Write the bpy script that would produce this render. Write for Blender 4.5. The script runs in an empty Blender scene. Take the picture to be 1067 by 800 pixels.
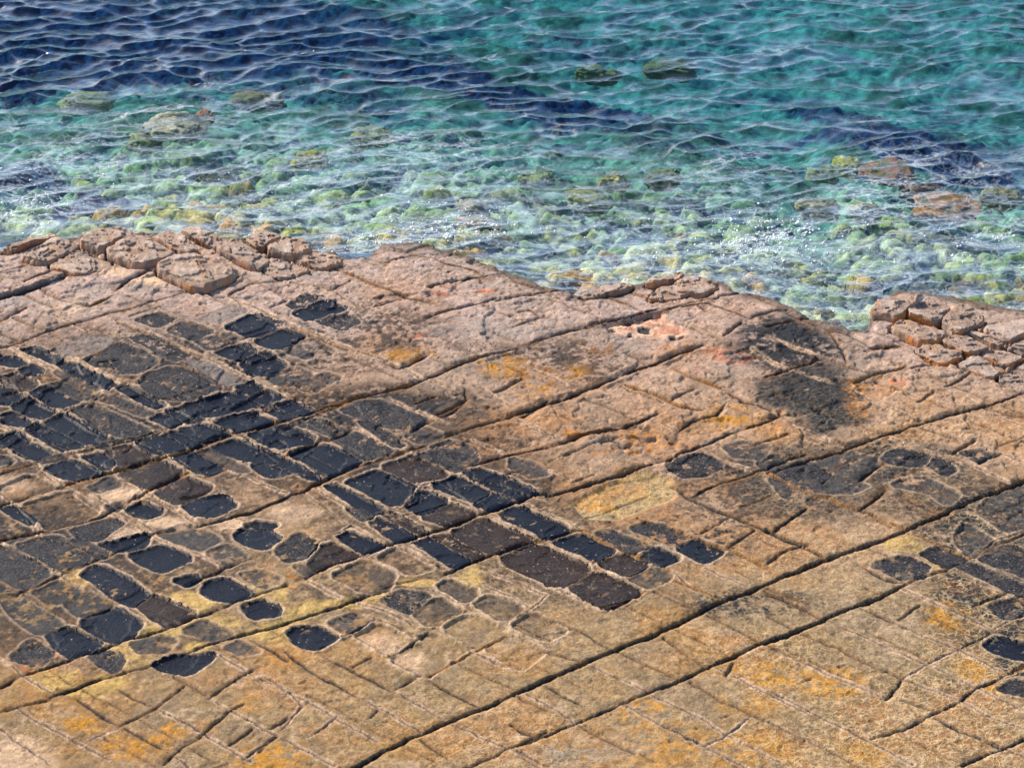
import bpy, math, random
import numpy as np
from collections import deque
random.seed(7)
R = math.radians
scene = bpy.context.scene
COL = scene.collection

# ------------------------------------------------------------------ camera
PITCH, FPX, CH = R(27.0), 3700.0, 17.0
cd = bpy.data.cameras.new('camera')
cd.sensor_width = 36.0
cd.lens = FPX / 1067.0 * 36.0
cd.clip_start, cd.clip_end = 0.5, 3000.0
cam = bpy.data.objects.new('camera', cd)
COL.objects.link(cam)
cam.location = (0, 0, CH)
cam.rotation_euler = (R(90) - PITCH, 0, 0)
scene.camera = cam
cp, sp = math.cos(PITCH), math.sin(PITCH)

def at(X, Y, z=0.0):
    """traced point of the photograph -> point of the level z in the world"""
    dx, dy = (X - 533.5) / FPX, (400.0 - Y) / FPX
    d = (dx, cp + dy * sp, -sp + dy * cp)
    t = (z - CH) / d[2]
    return (d[0] * t, d[1] * t)

# crops in which the joints were traced: origin x, origin y, scale
CROP = {1: (0, 210, 3.557), 2: (270, 210, 3.557), 3: (540, 240, 3.557), 4: (800, 260, 3.996),
        5: (0, 400, 3.557), 6: (270, 400, 3.557), 7: (540, 420, 3.557), 8: (800, 430, 3.996),
        9: (0, 575, 3.557), 10: (270, 575, 3.557), 11: (540, 575, 3.557), 12: (800, 600, 3.996)}

def pts(c, s, z=0.0):
    ox, oy, k = CROP[c]
    v = [float(q) for q in s.replace(',', ' ').split()]
    return [at(ox + v[i] / k, oy + v[i + 1] / k, z) for i in range(0, len(v), 2)]

# ------------------------------------------------------------------ value noise
def lattice_noise(x, y, seed):
    xi = np.floor(x).astype(np.int64); yi = np.floor(y).astype(np.int64)
    fx = x - xi; fy = y - yi
    fx = fx * fx * fx * (fx * (fx * 6 - 15) + 10); fy = fy * fy * fy * (fy * (fy * 6 - 15) + 10)
    def h(a, b):
        n = (a * 374761393 + b * 668265263 + seed * 2147483647) & 0xffffffff
        n = ((n ^ (n >> 13)) * 1274126177) & 0xffffffff
        n = ((n ^ (n >> 16)) * 2246822519) & 0xffffffff
        return ((n ^ (n >> 15)) & 0xffffff) / float(0xffffff) * 2 - 1
    a = h(xi, yi); b = h(xi + 1, yi); c = h(xi, yi + 1); d = h(xi + 1, yi + 1)
    return (a * (1 - fx) + b * fx) * (1 - fy) + (c * (1 - fx) + d * fx) * fy

def fbm(x, y, f, seed, octaves=4, gain=0.5):
    out = np.zeros_like(x); a = 1.0; s = 0.0
    c, sn = 0.8, 0.6
    for o in range(octaves):
        out += a * lattice_noise(x * f + 13.7 * o, y * f - 7.1 * o, seed + o)
        x, y = c * x - sn * y, sn * x + c * y
        s += a; a *= gain; f *= 2.03
    return out / s

def sst(e0, e1, v):
    t = np.clip((v - e0) / (e1 - e0), 0, 1)
    return t * t * (3 - 2 * t)

# ------------------------------------------------------------------ traced joints
# (crop, kind, width in cm, points)   d = deep dark joint, h = hairline, r = raised pale rim, o = iron stained rim
LINES = [
 # long deep joints
 (10,'d',5,'330 815 360 800 480 730 600 680 700 630 820 580 1060 480'), (11,'d',6,'0 525 240 415 370 360 500 310 770 180 1067 65'),
 (8,'d',6.5,'0 715 270 605 560 500 720 425 850 375 1067 290'), (8,'d',5,'1067 290 1300 200 1700 60'), (10,'d',4,'330 815 100 930 -200 1080'),
 (10,'h',4,'700 830 820 780 1067 665'), (11,'d',3.5,'0 720 210 640 380 565'), (11,'h',3,'380 565 480 525'),
 (11,'d',5,'480 525 610 470 720 420 900 345 1067 280'), (12,'d',5.5,'0 285 240 185 370 130 570 40'), (8,'h',4.5,'590 712 700 670 770 650 850 600 1067 510 1500 350'),
 (7,'d',7.5,'110 350 220 320 390 265'), (7,'d',5,'390 265 550 210 800 115'), (7,'d',3.5,'800 115 960 55 970 30'),
 (8,'d',3.6,'0 250 170 200 330 150 640 45 800 0'), (4,'d',4,'780 690 880 660 1060 600 1300 500'), (7,'d',3.6,'640 350 760 300 1067 190'),
 (7,'d',3.6,'950 480 1067 390'), (7,'d',5,'560 300 640 355 800 430 900 470 1067 530'), (8,'d',4,'20 500 150 400'), (8,'d',5.5,'0 490 20 500 240 610'),
 (3,'d',4.6,'0 680 220 610 370 550'), (3,'d',4.6,'370 550 430 520 500 500 690 425'), (3,'h',4,'400 460 470 500'), (3,'o',4,'580 520 700 570 770 595'),
 (3,'d',3.6,'770 600 830 640 900 650 970 690'), (3,'d',4.2,'300 350 520 290'), (3,'d',3,'110 405 250 362'), (3,'h',3,'0 430 50 420 110 405'),
 (3,'h',3,'0 305 50 295 70 320 120 335'), (3,'d',3.4,'310 350 350 385'), (3,'h',3,'250 362 300 350'),
 (3,'d',3.6,'230 225 310 240 400 275'), (3,'h',3.4,'0 245 60 240 170 215'), (3,'h',3,'390 215 480 250'),
 (3,'d',4,'160 795 210 775 440 710 520 680'), (3,'d',3,'600 750 640 710 730 690 770 640'), (3,'d',4,'800 755 960 695'), (3,'o',4,'380 570 500 610 600 660 680 670'),
 (3,'h',3,'560 640 650 590'), (3,'h',3,'250 620 440 700'), (3,'r',3,'0 710 190 790'), (3,'r',3,'470 700 600 750'), (3,'r',3,'600 340 760 400'),
 (3,'h',3,'130 395 560 300'), (3,'h',3.4,'630 265 740 250 830 225'), (3,'d',3,'650 270 690 300'), (3,'h',3,'760 400 830 350'), (3,'r',3.5,'30 510 180 580'),
 (4,'d',3.4,'0 530 130 490 230 460'), (4,'r',5,'0 370 210 450 330 480'), (4,'r',4,'-60 420 60 490 200 540 270 560'), (4,'o',5,'360 560 450 525 570 490'),
 (4,'d',4.5,'440 420 550 400'), (4,'d',4,'670 430 740 465 930 525 1050 590 1120 620'), (4,'d',5,'740 460 850 420 900 400'), (4,'h',3,'600 500 730 470'),
 (4,'h',3.4,'740 575 840 520'), (4,'d',3.6,'930 525 1000 470 1067 440'), (4,'o',4,'0 720 60 690 120 700'), (4,'r',3.5,'40 700 250 795'), (4,'r',4,'360 580 440 630 600 690'),
 (4,'d',4,'0 705 40 700 55 680'), (4,'h',3,'620 735 790 800'), (4,'h',3,'620 640 690 595'), (4,'h',3,'900 660 1067 700'),
 (4,'h',3,'230 460 300 480 450 530'),
 (3,'d',3,'540 290 700 270 780 300 870 335'), (3,'h',3,'860 235 930 270 1000 300'), (4,'d',4.5,'85 262 130 284 185 276'), (4,'d',3,'130 284 250 335 330 352 420 402'), (4,'h',3,'0 330 110 300 200 330'), (4,'h',3,'250 335 330 470'),
 (2,'h',3,'880 225 960 300 1067 330'), (3,'h',3,'0 150 90 200 160 260'), (3,'h',3,'860 330 1000 290'), (3,'h',3,'440 330 640 265'),
 # upper left
 (1,'d',5.5,'-60 370 0 355 100 335 240 280'), (1,'d',5,'240 280 300 265 430 220'), (1,'o',4,'0 440 100 395'), (1,'h',4,'-60 560 0 540 270 455 380 425 690 335 740 320'),
 (1,'d',4,'430 330 470 300 550 265'), (1,'o',5,'330 390 420 350'), (1,'h',3,'0 255 100 230 200 215'), (1,'h',3,'90 300 230 240'), (1,'h',3,'150 330 250 375 330 392'),
 (1,'h',3,'0 490 60 510 100 530'), (1,'r',4,'200 420 300 470 340 490'), (1,'h',3,'270 455 380 480'), (1,'r',4,'380 490 450 500 520 500'),
 (1,'r',8,'850 360 950 400 1067 455'), (2,'r',7.5,'105 455 130 465 330 540'), (2,'r',5,'330 540 460 590 600 660 750 715'), (2,'h',4,'130 475 330 550'),
 (1,'r',5,'430 440 600 520 750 580 860 630 1010 690 1067 720'), (1,'h',3,'440 450 610 530 750 590'), (1,'h',3,'740 320 800 360 850 360'),
 (1,'h',3.5,'930 235 1040 290 1067 280'), (1,'h',3,'850 350 930 310 1060 290'), (1,'h',3,'640 290 700 320'), (1,'h',3,'1000 395 1067 365'),
 (2,'o',5,'245 245 330 270 480 325'), (2,'d',4.4,'480 325 560 355 650 382'), (2,'r',4,'240 320 350 380 380 400'), (2,'r',3,'120 300 240 320'), (2,'h',3.5,'0 245 60 265 110 285 60 290'),
 (2,'d',3.6,'60 290 110 280 190 245'), (2,'h',3,'260 330 340 295'), (2,'d',3,'430 390 530 360'), (2,'h',3,'630 325 720 300 830 275 910 250'), (2,'d',3,'740 310 780 280 860 285'),
 (2,'d',4,'650 210 700 235 800 250 820 265'), (2,'h',3.4,'500 175 590 200 650 210 720 185'), (2,'h',3,'470 225 560 200'),
 (2,'d',4.8,'660 650 720 615 800 592'), (2,'d',3.4,'470 605 520 625 620 575'), (2,'h',3,'800 592 1060 520'), (2,'d',3.4,'430 715 560 690 600 670 660 650'),
 (2,'h',3,'880 370 1060 340'), (2,'h',3,'960 410 1010 405 1050 440'), (2,'h',3,'620 440 880 360'), (2,'h',3,'870 715 980 665'), (2,'r',3,'1000 620 1067 650'),
 (2,'r',3,'640 665 760 720'), (2,'r',3.4,'800 690 940 765'), (2,'d',3,'980 800 1067 740'), (2,'h',3,'940 470 1060 430'), (2,'h',3,'580 755 650 730'),
 (2,'h',3,'100 850 230 780 430 715'), (2,'h',2.6,'660 795 770 740 760 715'),
 # middle left: along the shore
 (5,'r',4,'0 205 100 165 220 110 350 50 470 10'), (5,'h',3,'0 335 110 300 300 250 500 210 620 182'), (5,'r',4.5,'250 250 500 200 620 175 740 150 1067 72'),
 (5,'d',3.4,'-60 470 0 450 100 420 250 375'), (5,'o',4.5,'250 375 430 325 590 280 740 235 860 190 1067 135'), (5,'h',3,'430 330 590 285 740 240 860 196'),
 (5,'d',3.4,'-50 600 0 580 200 535 380 490 470 440'), (5,'o',5,'470 440 560 395 700 330'), (5,'d',4,'760 345 835 315'), (5,'d',3.4,'690 425 800 385'),
 (5,'d',5,'740 530 840 500 960 465 1067 425'), (6,'d',4.5,'90 425 170 400 250 355 370 310'), (6,'h',3.6,'370 310 440 290 600 235 740 185 860 150 930 130'),
 (6,'d',4.6,'105 270 220 220'), (6,'d',3.6,'260 215 345 170'), (6,'d',3.6,'550 185 640 145'),
 (6,'o',3.6,'0 170 100 140 240 90 430 40 560 10'), (6,'d',5,'910 130 1060 75'), (6,'d',3,'680 130 770 70'),
 (6,'d',3.5,'760 315 920 270 1067 235'), (7,'d',3.5,'107 165 190 150'), (7,'o',5,'190 150 240 125 300 110'), (7,'h',3,'300 110 440 80 480 60'),
 (6,'d',3.5,'170 720 310 660 460 610'), (6,'d',5,'460 610 560 580 680 540 850 480 1067 410'),
 (10,'d',4.6,'-80 320 0 295 170 245 400 165 480 145'), (6,'d',3,'460 755 600 720'), (6,'d',6.5,'690 700 780 665 850 640'), (6,'o',4.5,'850 640 1067 570'), (7,'o',4,'107 500 200 472 250 470'),
 (7,'h',3,'0 548 110 505 200 478'), (9,'d',3.4,'0 505 80 465'), (9,'d',3.6,'80 465 320 380 450 340'), (9,'d',4,'450 340 640 285 830 210'), (9,'h',3.4,'830 210 930 170 1067 125'),
 (9,'d',5,'740 360 870 320 1000 280'), (9,'d',4,'180 545 370 470 440 455'), (9,'h',3,'440 455 600 410 740 360'), (9,'h',3,'-60 620 0 600 110 565 190 550'),
 (5,'h',3.4,'60 790 100 765 220 715 330 670 420 640'), (5,'h',3.4,'390 655 600 545 740 530'), (9,'d',4,'320 235 380 215 420 195'),
 (9,'h',3,'560 250 620 285'), (9,'d',3,'690 130 760 100 900 40 940 30'),
 # middle left: rims running away from the shore
 (5,'r',4,'610 85 740 145 900 200 1060 265'), (1,'r',4,'240 570 290 600 370 640 480 690 610 760'), (1,'r',3.5,'40 540 180 615 400 720'), (5,'r',3.4,'350 60 560 130'), (5,'r',4,'-30 -30 70 30 220 100 390 190 460 215'),
 (5,'r',4,'90 165 290 255 430 330 545 400 690 490 740 530'), (5,'r',4.5,'0 220 130 290 240 380'), (5,'r',3.5,'240 380 380 470 480 510 600 580 740 640 830 690'),
 (5,'r',3.5,'0 400 60 450 150 560 250 600 410 650'), (5,'r',3.5,'-40 560 50 620 230 710 310 770'), (5,'r',4,'500 210 620 265 730 320 760 340'), (5,'r',3.5,'740 150 860 190'),
 (5,'r',4,'850 320 1067 410'), (5,'r',3.5,'310 390 450 470 520 400'), (5,'r',3,'470 480 600 560'), (5,'r',3,'130 300 220 380'), (5,'r',3,'0 160 80 200'),
 (6,'r',4,'150 135 290 220 430 290'), (6,'r',5.5,'350 165 450 215 560 255'), (6,'r',4,'100 265 250 345'), (6,'r',4,'460 320 580 375 570 420 510 465'), (6,'r',4,'640 360 720 400 830 480'),
 (6,'r',3.6,'700 320 860 400 950 445'), (6,'r',3.6,'760 340 1060 440'), (6,'r',5,'790 210 920 262'), (6,'r',3.6,'480 60 640 130 700 155'), (6,'r',3.6,'590 260 750 325'),
 (6,'r',4,'210 395 330 460 400 510 460 480'), (6,'r',4,'390 510 500 590'), (6,'r',3.4,'160 400 320 520'), (6,'r',5.5,'520 605 600 645 700 690'), (6,'r',4,'420 650 540 715'),
 (6,'r',3.6,'840 490 1030 580'), (6,'r',4,'490 490 630 555'), (6,'r',4,'520 470 590 440 600 385 760 345'), (6,'r',3.4,'550 460 680 400'), (6,'r',4,'540 490 700 450'),
 (6,'r',4,'80 660 180 655 230 590 270 580'), (6,'r',4,'230 700 440 630 500 605'), (6,'r',3.6,'280 560 340 530 480 600'), (6,'r',3.4,'640 575 840 640'),
 (7,'r',4,'20 380 240 470'), (7,'r',3,'0 210 120 260 220 300'), (7,'r',4,'100 510 290 600 480 690'), (7,'o',3.6,'240 480 420 560 560 620'), (7,'r',3,'560 620 660 700 780 730'),
 (7,'o',3.6,'440 430 640 500 780 550 960 640'), (7,'r',3.6,'0 620 140 690 300 755 460 720'), (7,'h',3,'680 490 780 430'), (7,'h',3,'780 540 870 480'), (7,'h',3,'920 600 1000 550 1067 530'),
 (7,'r',3.4,'270 600 360 555 460 560 510 530'), (7,'r',3.4,'400 650 480 610 560 600'), (7,'o',3.6,'330 770 470 700'), (7,'r',3.4,'0 80 150 140'), (7,'h',3,'200 300 280 270'),
 (7,'h',3,'840 170 1000 120'), (7,'r',3,'700 200 860 250 1000 290'),
 # lower left and bottom
 (10,'r',3.4,'400 240 500 280 570 320'), (10,'d',2.8,'240 390 340 440 500 520'), (10,'r',3,'500 520 700 630'), (10,'r',3,'700 630 900 720 1010 770'), (10,'d',3.4,'100 370 200 450 360 540'),
 (10,'r',3,'360 540 600 670'), (10,'r',2.8,'0 450 100 520 280 620 440 700'), (10,'d',2.8,'620 470 820 580'), (10,'r',3.4,'780 360 940 440'), (10,'r',3.4,'350 310 470 390 600 460'),
 (10,'r',3.6,'780 210 970 270 1100 340'), (10,'d',3,'480 390 580 330 640 290'), (10,'o',3.4,'640 290 700 250 780 215'), (10,'o',3.4,'620 470 720 410 800 370'), (10,'o',3.4,'800 370 930 300'),
 (10,'d',3,'500 510 590 460'), (10,'h',3,'350 430 420 390'), (10,'r',3.6,'230 360 330 310 430 260'), (10,'r',5,'370 190 500 240 620 290'), (10,'r',4,'640 140 770 200 830 150'),
 (10,'r',3.4,'640 260 780 205'), (10,'r',4.5,'180 110 300 175'), (10,'r',4.5,'820 60 1067 160'), (10,'r',4,'830 120 1010 210 1067 160'), (10,'r',3.4,'920 260 1000 215'),
 (10,'r',3,'80 660 160 580 110 520'), (10,'r',3,'180 690 290 620'), (10,'r',3,'410 620 440 590'), (10,'h',3,'930 640 1030 690 1067 680'), (10,'r',3,'0 650 130 720 280 800'),
 (10,'h',3,'600 700 700 760'), (10,'h',3,'0 740 60 690'), (10,'h',3,'940 530 1067 590'),
 (9,'r',3,'0 400 90 470 200 530'), (9,'d',3.4,'290 550 440 650'), (9,'d',3,'440 650 540 700 620 740'), (9,'r',3,'620 745 700 800'), (9,'d',3.4,'430 500 500 550 570 580'), (9,'r',3.4,'570 580 740 670 930 780'),
 (9,'h',3,'640 460 770 540'), (9,'r',3,'770 540 850 590 1030 690'), (9,'r',4,'800 380 920 450 1060 520'), (9,'r',3.6,'60 580 200 660 400 770'), (9,'r',3,'0 660 180 790'),
 (9,'h',3,'440 650 560 590 680 500'), (9,'d',3,'600 790 640 750 740 690'), (9,'h',3,'740 690 850 600 900 570'), (9,'h',3,'780 550 900 460 940 440'), (9,'h',3,'850 720 940 660'),
 (9,'h',3,'1000 660 1067 620'), (9,'d',3,'940 340 1067 400'), (9,'r',3,'900 770 1020 690'), (9,'r',3,'330 700 440 660'),
 (11,'d',3,'220 290 360 370'), (11,'h',3,'0 210 110 250 220 290'), (11,'h',3,'100 370 240 415'), (11,'r',3,'270 430 480 525'), (11,'r',3,'30 530 140 590 250 660'), (11,'h',3,'250 660 430 745'),
 (11,'h',3,'370 370 480 420 590 470'), (11,'d',3,'100 500 240 575'), (11,'d',3,'540 650 680 715'), (11,'r',3.4,'390 570 540 650 680 720 850 800'), (11,'h',3.4,'540 320 700 430'), (11,'r',3,'480 530 620 590 740 660 980 780'),
 (11,'h',3,'640 480 780 570'), (11,'h',3.4,'780 570 900 620 1067 700'), (11,'r',4,'730 430 850 490 1067 600'), (11,'h',3,'910 345 1067 410'), (11,'h',3,'700 240 900 340'),
 (11,'d',4,'910 140 980 180 1067 220'), (11,'h',3,'500 150 680 230'), (11,'o',3,'580 110 780 190'), (11,'r',3,'690 60 850 130'), (11,'r',3,'690 720 760 690 870 610'), (11,'h',3,'770 460 800 410'),
 (11,'r',3,'0 740 120 800'), (11,'d',3,'0 660 70 695'), (11,'r',3,'80 310 200 290'),
 (12,'r',3.4,'0 480 160 560 420 690'), (12,'r',4.5,'420 690 600 790'), (12,'r',4,'20 310 250 410 460 500'), (12,'h',3.4,'140 245 390 350 560 430'), (12,'r',3.4,'560 430 700 480 800 520 960 600 1067 640'),
 (12,'r',4,'300 215 460 290 640 360'), (12,'r',3.4,'640 360 740 400 880 470 1067 560'), (12,'d',3.4,'370 130 520 200'), (12,'r',4,'520 200 650 260 790 310'), (12,'r',3.4,'790 310 900 360 990 410'),
 (12,'r',4.5,'560 60 740 140 940 230'), (12,'r',4,'640 -90 860 20 1067 90'), (12,'d',3.4,'700 600 820 650 980 725'), (12,'r',3.4,'690 590 980 715 1067 760'), (12,'r',3,'0 610 230 720'),
 (12,'h',3.4,'0 80 130 130 240 190'), (12,'h',3,'0 170 110 220'), (12,'d',3.6,'560 640 640 600 790 525'), (12,'h',3.4,'430 680 560 640'), (12,'d',3.4,'790 525 880 465 1000 410'), (12,'o',5,'1000 410 1067 380'),
 (12,'d',4,'490 515 530 480 560 430'), (12,'r',3.4,'560 430 670 370 790 310'), (12,'d',3,'790 310 870 270 940 230'), (12,'r',4.5,'940 230 1067 165'), (12,'h',3,'540 190 640 130'),
 (12,'d',3.4,'820 790 900 755 980 725 1067 680'), (12,'h',3,'560 520 700 570'), (12,'h',3,'860 130 1000 70'),
 (8,'d',4,'370 405 430 370 500 320'), (8,'d',3.6,'370 290 430 250 490 210'), (8,'o',3.4,'0 260 150 330 300 380 380 405 600 500'), (8,'o',3.6,'600 510 700 550 840 605'), (8,'r',4,'520 110 750 190 920 260 1067 330'),
 (8,'h',3,'370 395 520 480 '), (8,'d',2.8,'560 350 700 420'), (8,'r',3,'640 50 840 130 1067 210'), (8,'h',3,'770 180 860 120'), (8,'h',3,'880 230 970 175'), (8,'d',3,'540 270 620 240'),
 (8,'r',3.4,'760 650 900 720 1067 790'), (8,'r',4,'860 600 940 540 1067 500'), (8,'r',3,'870 420 990 510'), (8,'d',3.4,'400 650 500 700 560 710'), (8,'h',3,'0 730 110 780 170 799'),
 (8,'r',3,'820 -60 960 10 1067 60'), (8,'h',3,'300 130 340 150'),
]

# ------------------------------------------------------------------ traced pans
# (crop, shade, points)  k = wet black, b = brown black, m = mottled black, g = thin grey film; capital = also a thing of its own
PANS = [
 (1,'M','505 440 600 412 655 435 580 478'),(1,'M','620 485 690 450 790 490 700 525'),(1,'K','835 475 940 425 1045 465 945 512'),(1,'g','750 435 850 390 920 410 800 460'),
 (1,'K','85 548 120 540 238 600 205 608'),(1,'M','315 600 440 535 530 565 590 605 500 650 420 640'),(1,'M','485 510 560 500 705 580 650 600'),(1,'K','-20 575 50 575 95 600 60 615 -20 600'),
 (1,'K','80 625 120 608 155 630 110 645'),(1,'B','12 660 60 640 140 680 90 705 30 690'),(1,'K','115 710 185 685 295 740 220 768'),(1,'K','-20 690 80 725 40 755 -20 750'),
 (1,'M','525 680 560 645 640 625 740 645 825 690 690 745 560 725'),(1,'K','215 615 265 605 435 685 400 700'),(1,'m','205 635 240 638 370 700 335 712'),(1,'K','440 700 480 690 610 760 575 772'),
 (1,'M','190 680 230 670 345 725 310 735'),(1,'g','690 600 750 590 905 670 840 680'),(1,'K','805 570 900 535 950 560 870 595'),(1,'K','895 600 990 565 1060 610 1000 645 930 640'),
 (1,'K','885 690 935 675 970 690 910 712'),(1,'K','930 715 985 700 1045 725 985 748'),(1,'m','720 525 850 500 885 520 790 560'),(1,'g','215 545 280 510 400 510 415 530 330 570 230 575'),
 (2,'K','-10 525 90 480 170 500 60 555'),(2,'M','105 385 180 345 245 350 130 400'),(2,'K','130 415 255 362 325 400 180 443'),(2,'M','215 445 330 418 370 450 300 475'),
 (2,'m','80 550 190 510 290 560 190 590'),(2,'m','30 660 130 620 200 645 100 685'),(2,'m','130 680 250 640 300 660 200 710'),(2,'m','190 605 250 595 280 610 230 622'),
 (5,'K','675 90 865 30 965 75 790 125'),(5,'K','50 90 110 58 200 105 150 130'),(5,'K','15 120 50 108 110 145 80 160 20 150'),(5,'K','165 140 235 110 400 195 330 225'),
 (5,'K','95 165 150 150 310 230 230 245'),(5,'M','265 95 320 75 570 185 480 210 380 170'),(5,'m','355 55 400 45 560 115 530 125'),(5,'K','560 130 600 120 670 155 640 170'),
 (5,'K','615 105 680 95 760 135 690 150'),(5,'K','800 145 920 105 1015 145 890 180'),(5,'K','670 180 750 150 855 185 750 220'),(5,'K','510 215 600 198 690 240 580 265'),
 (5,'K','620 192 650 187 745 228 712 238'),(5,'M','350 225 410 200 460 215 390 240'),(5,'K','-10 200 60 185 110 210 50 235 -10 225'),
 (5,'K','55 245 120 222 185 255 110 278'),(5,'B','400 250 480 232 565 275 510 300 440 305'),(5,'K','310 270 370 255 435 290 400 320'),(5,'K','170 315 260 278 375 330 260 360'),
 (5,'M','130 280 230 260 250 268 170 292'),(5,'M','-20 265 30 270 45 290 -20 305'),(5,'B','440 335 585 288 675 335 550 390'),(5,'K','640 275 700 250 825 310 750 335'),
 (5,'K','785 240 880 210 1050 290 930 290'),(5,'K','935 305 980 295 1080 340 1000 350'),(5,'m','740 250 780 245 920 325 890 330'),(5,'B','585 400 690 345 790 385 660 450'),
 (5,'K','685 455 740 425 830 415 870 450 800 490 720 490'),(5,'K','470 470 535 440 605 475 540 503'),(5,'M','395 455 440 445 455 460 425 475'),(5,'m','335 385 410 350 445 375 360 405'),
 (5,'K','5 460 60 455 130 500 110 525'),(5,'M','265 545 420 500 455 520 370 580 300 580'),(5,'K','375 595 430 590 560 555 540 600 450 630'),(5,'K','480 640 610 600 705 655 600 710'),
 (5,'m','590 555 690 525 820 580 730 625'),(5,'M','60 600 190 560 340 660 230 700'),(5,'M','-20 600 40 610 190 705 80 765 -20 700'),(5,'M','255 590 300 580 410 640 370 655'),
 (9,'K','310 90 345 58 395 65 550 165 490 205 420 165'),(5,'K','870 570 910 540 990 545 1035 575 980 620 930 605'),(5,'K','910 530 960 515 1030 525 1000 540'),(5,'K','650 735 720 720 740 735 700 755'),
 (9,'K','750 150 790 115 830 105 930 155 870 190 800 185'),(5,'m','765 630 850 600 920 650 840 690'),(9,'m','890 90 960 80 1050 110 980 140'),
 (6,'K','-40 190 90 150 210 215 60 240'),(6,'K','10 85 45 80 130 120 90 135'),(6,'K','60 80 120 65 200 105 150 120'),(6,'M','120 145 190 130 330 185 270 200'),
 (6,'M','270 210 350 180 500 255 460 270 390 285'),(6,'K','115 260 215 225 385 290 260 350'),(6,'K','0 245 50 255 220 355 190 360 90 310'),(6,'M','310 100 340 75 460 70 630 145 560 180 440 150'),
 (6,'M','375 145 420 150 540 235 500 235'),(6,'m','550 195 610 170 680 200 600 220'),(6,'M','645 240 690 215 780 230 810 300 740 295'),(6,'M','595 265 640 255 770 320 730 330'),
 (6,'B','460 310 580 270 700 345 580 370'),(6,'K','330 370 440 325 580 380 500 460 370 390'),(6,'K','250 385 280 378 470 480 420 490'),(6,'M','330 465 370 460 420 500 380 510'),
 (6,'K','415 520 450 505 580 575 520 590'),(6,'B','465 490 490 485 620 550 590 555'),(6,'K','545 455 610 402 695 440 610 490'),(6,'B','605 500 700 452 805 490 720 530'),
 (6,'K','640 380 740 350 860 410 800 448'),(6,'K','760 335 830 325 1030 415 960 437'),(6,'K','805 455 880 410 945 445 870 475'),(6,'K','295 575 335 550 470 605 400 632'),
 (6,'B','185 690 250 595 370 640 240 690'),(6,'M','60 630 150 555 215 600 170 655 100 665'),(6,'m','135 685 160 682 200 700 180 710'),(7,'K','-70 420 0 392 190 470 110 505'),
 (6,'B','710 560 830 505 1020 590 870 635'),(6,'K','580 595 640 580 780 660 730 680'),(6,'B','650 572 700 570 830 640 790 650'),(7,'B','-70 580 80 530 270 615 150 690'),
 (7,'M','555 230 620 200 700 195 755 230 700 270 610 275'),(7,'m','765 170 830 150 930 165 900 210 800 200'),(7,'K','130 515 230 485 355 545 280 585'),(7,'B','300 595 380 555 480 600 400 645'),
 (7,'K','460 565 510 540 600 580 530 608'),(7,'K','590 545 660 510 760 550 690 595'),(7,'m','415 650 490 615 550 625 560 650 480 690'),(7,'B','190 685 290 630 460 695 330 768'),
 (7,'M','290 485 330 473 480 535 420 555'),(7,'M','420 470 480 440 640 495 590 540'),(7,'m','890 225 960 200 1000 230 920 250'),(7,'m','-20 205 60 230 110 270 50 290 -20 255'),
 (8,'M','20 250 170 205 265 260 170 325'),(8,'m','200 205 330 160 470 210 380 290'),(8,'M','480 190 560 160 660 180 640 215 540 220'),(8,'M','670 220 700 195 780 250 730 270'),
 (8,'m','190 330 270 260 420 310 330 335'),(8,'m','520 310 620 270 800 350 750 390 680 340'),(8,'m','780 520 820 460 970 560 840 600'),(8,'m','880 420 950 350 1080 300 1080 480 990 500'),
 (8,'M','870 600 1000 555 1090 580 1090 690'),(8,'M','780 640 840 620 1090 730 1090 775'),(8,'M','640 590 700 560 830 610 750 650'),(8,'M','430 640 560 600 660 640 650 690 560 700'),
 (8,'m','0 280 60 285 140 350 80 360'),(8,'M','800 175 900 165 940 190 880 225'),(12,'K','900 290 960 255 1090 290 1090 350 950 320'),(12,'M','920 130 1090 80 1090 160 990 185'),
 (12,'M','960 470 1020 430 1090 450 1090 500'),(9,'K','900 210 970 183 1040 210 1020 240 940 245'),(9,'B','515 195 580 165 730 240 620 285 560 250'),
 (9,'K','300 260 420 205 520 270 480 330 400 335'),(9,'K','175 305 260 280 370 340 320 375 250 390'),(9,'K','580 420 650 390 790 385 780 410 700 455 620 440'),(9,'M','335 385 400 365 465 400 430 445 370 420'),
 (9,'m','490 350 560 320 650 330 620 370 520 380'),(9,'m','675 300 760 260 860 305 800 335'),(9,'m','120 150 230 110 300 145 200 200'),(9,'m','0 170 60 165 230 265 150 310 60 240'),
 (9,'m','240 190 310 150 420 200 300 240'),(9,'M','40 400 120 330 200 380 150 425'),(9,'m','840 360 890 340 960 375 900 385'),
 (10,'K','110 300 150 285 220 285 290 320 220 362 150 340'),(10,'M','260 265 350 235 410 260 330 310'),(10,'M','460 185 530 148 630 160 560 230 520 215'),(10,'b','575 230 660 172 755 215 640 275'),
 (10,'b','665 130 700 100 810 145 770 185'),(10,'b','270 95 390 40 500 95 470 145 390 150'),(10,'b','800 190 850 160 975 205 900 255'),(11,'b','-20 270 50 225 180 295 110 335'),
 (10,'t','355 315 440 275 545 325 480 385'),(10,'t','690 285 780 235 930 290 820 355'),(10,'t','590 320 640 305 770 360 720 395'),(10,'t','490 400 580 340 700 400 620 470'),
 (10,'t','845 355 930 310 1060 370 960 440'),(5,'t','0 390 110 340 210 385 40 430'),(5,'t','80 450 250 400 380 470 180 540'),(6,'t','440 655 520 610 650 680 560 710'),
]
# yellow lattice pool and the pitted pink hollow
POOL = (7, '180 370 400 262 480 245 560 270 600 350 350 440 240 430')
PINK = (3, '310 350 520 297 560 335 635 385 590 415 380 398')

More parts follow.
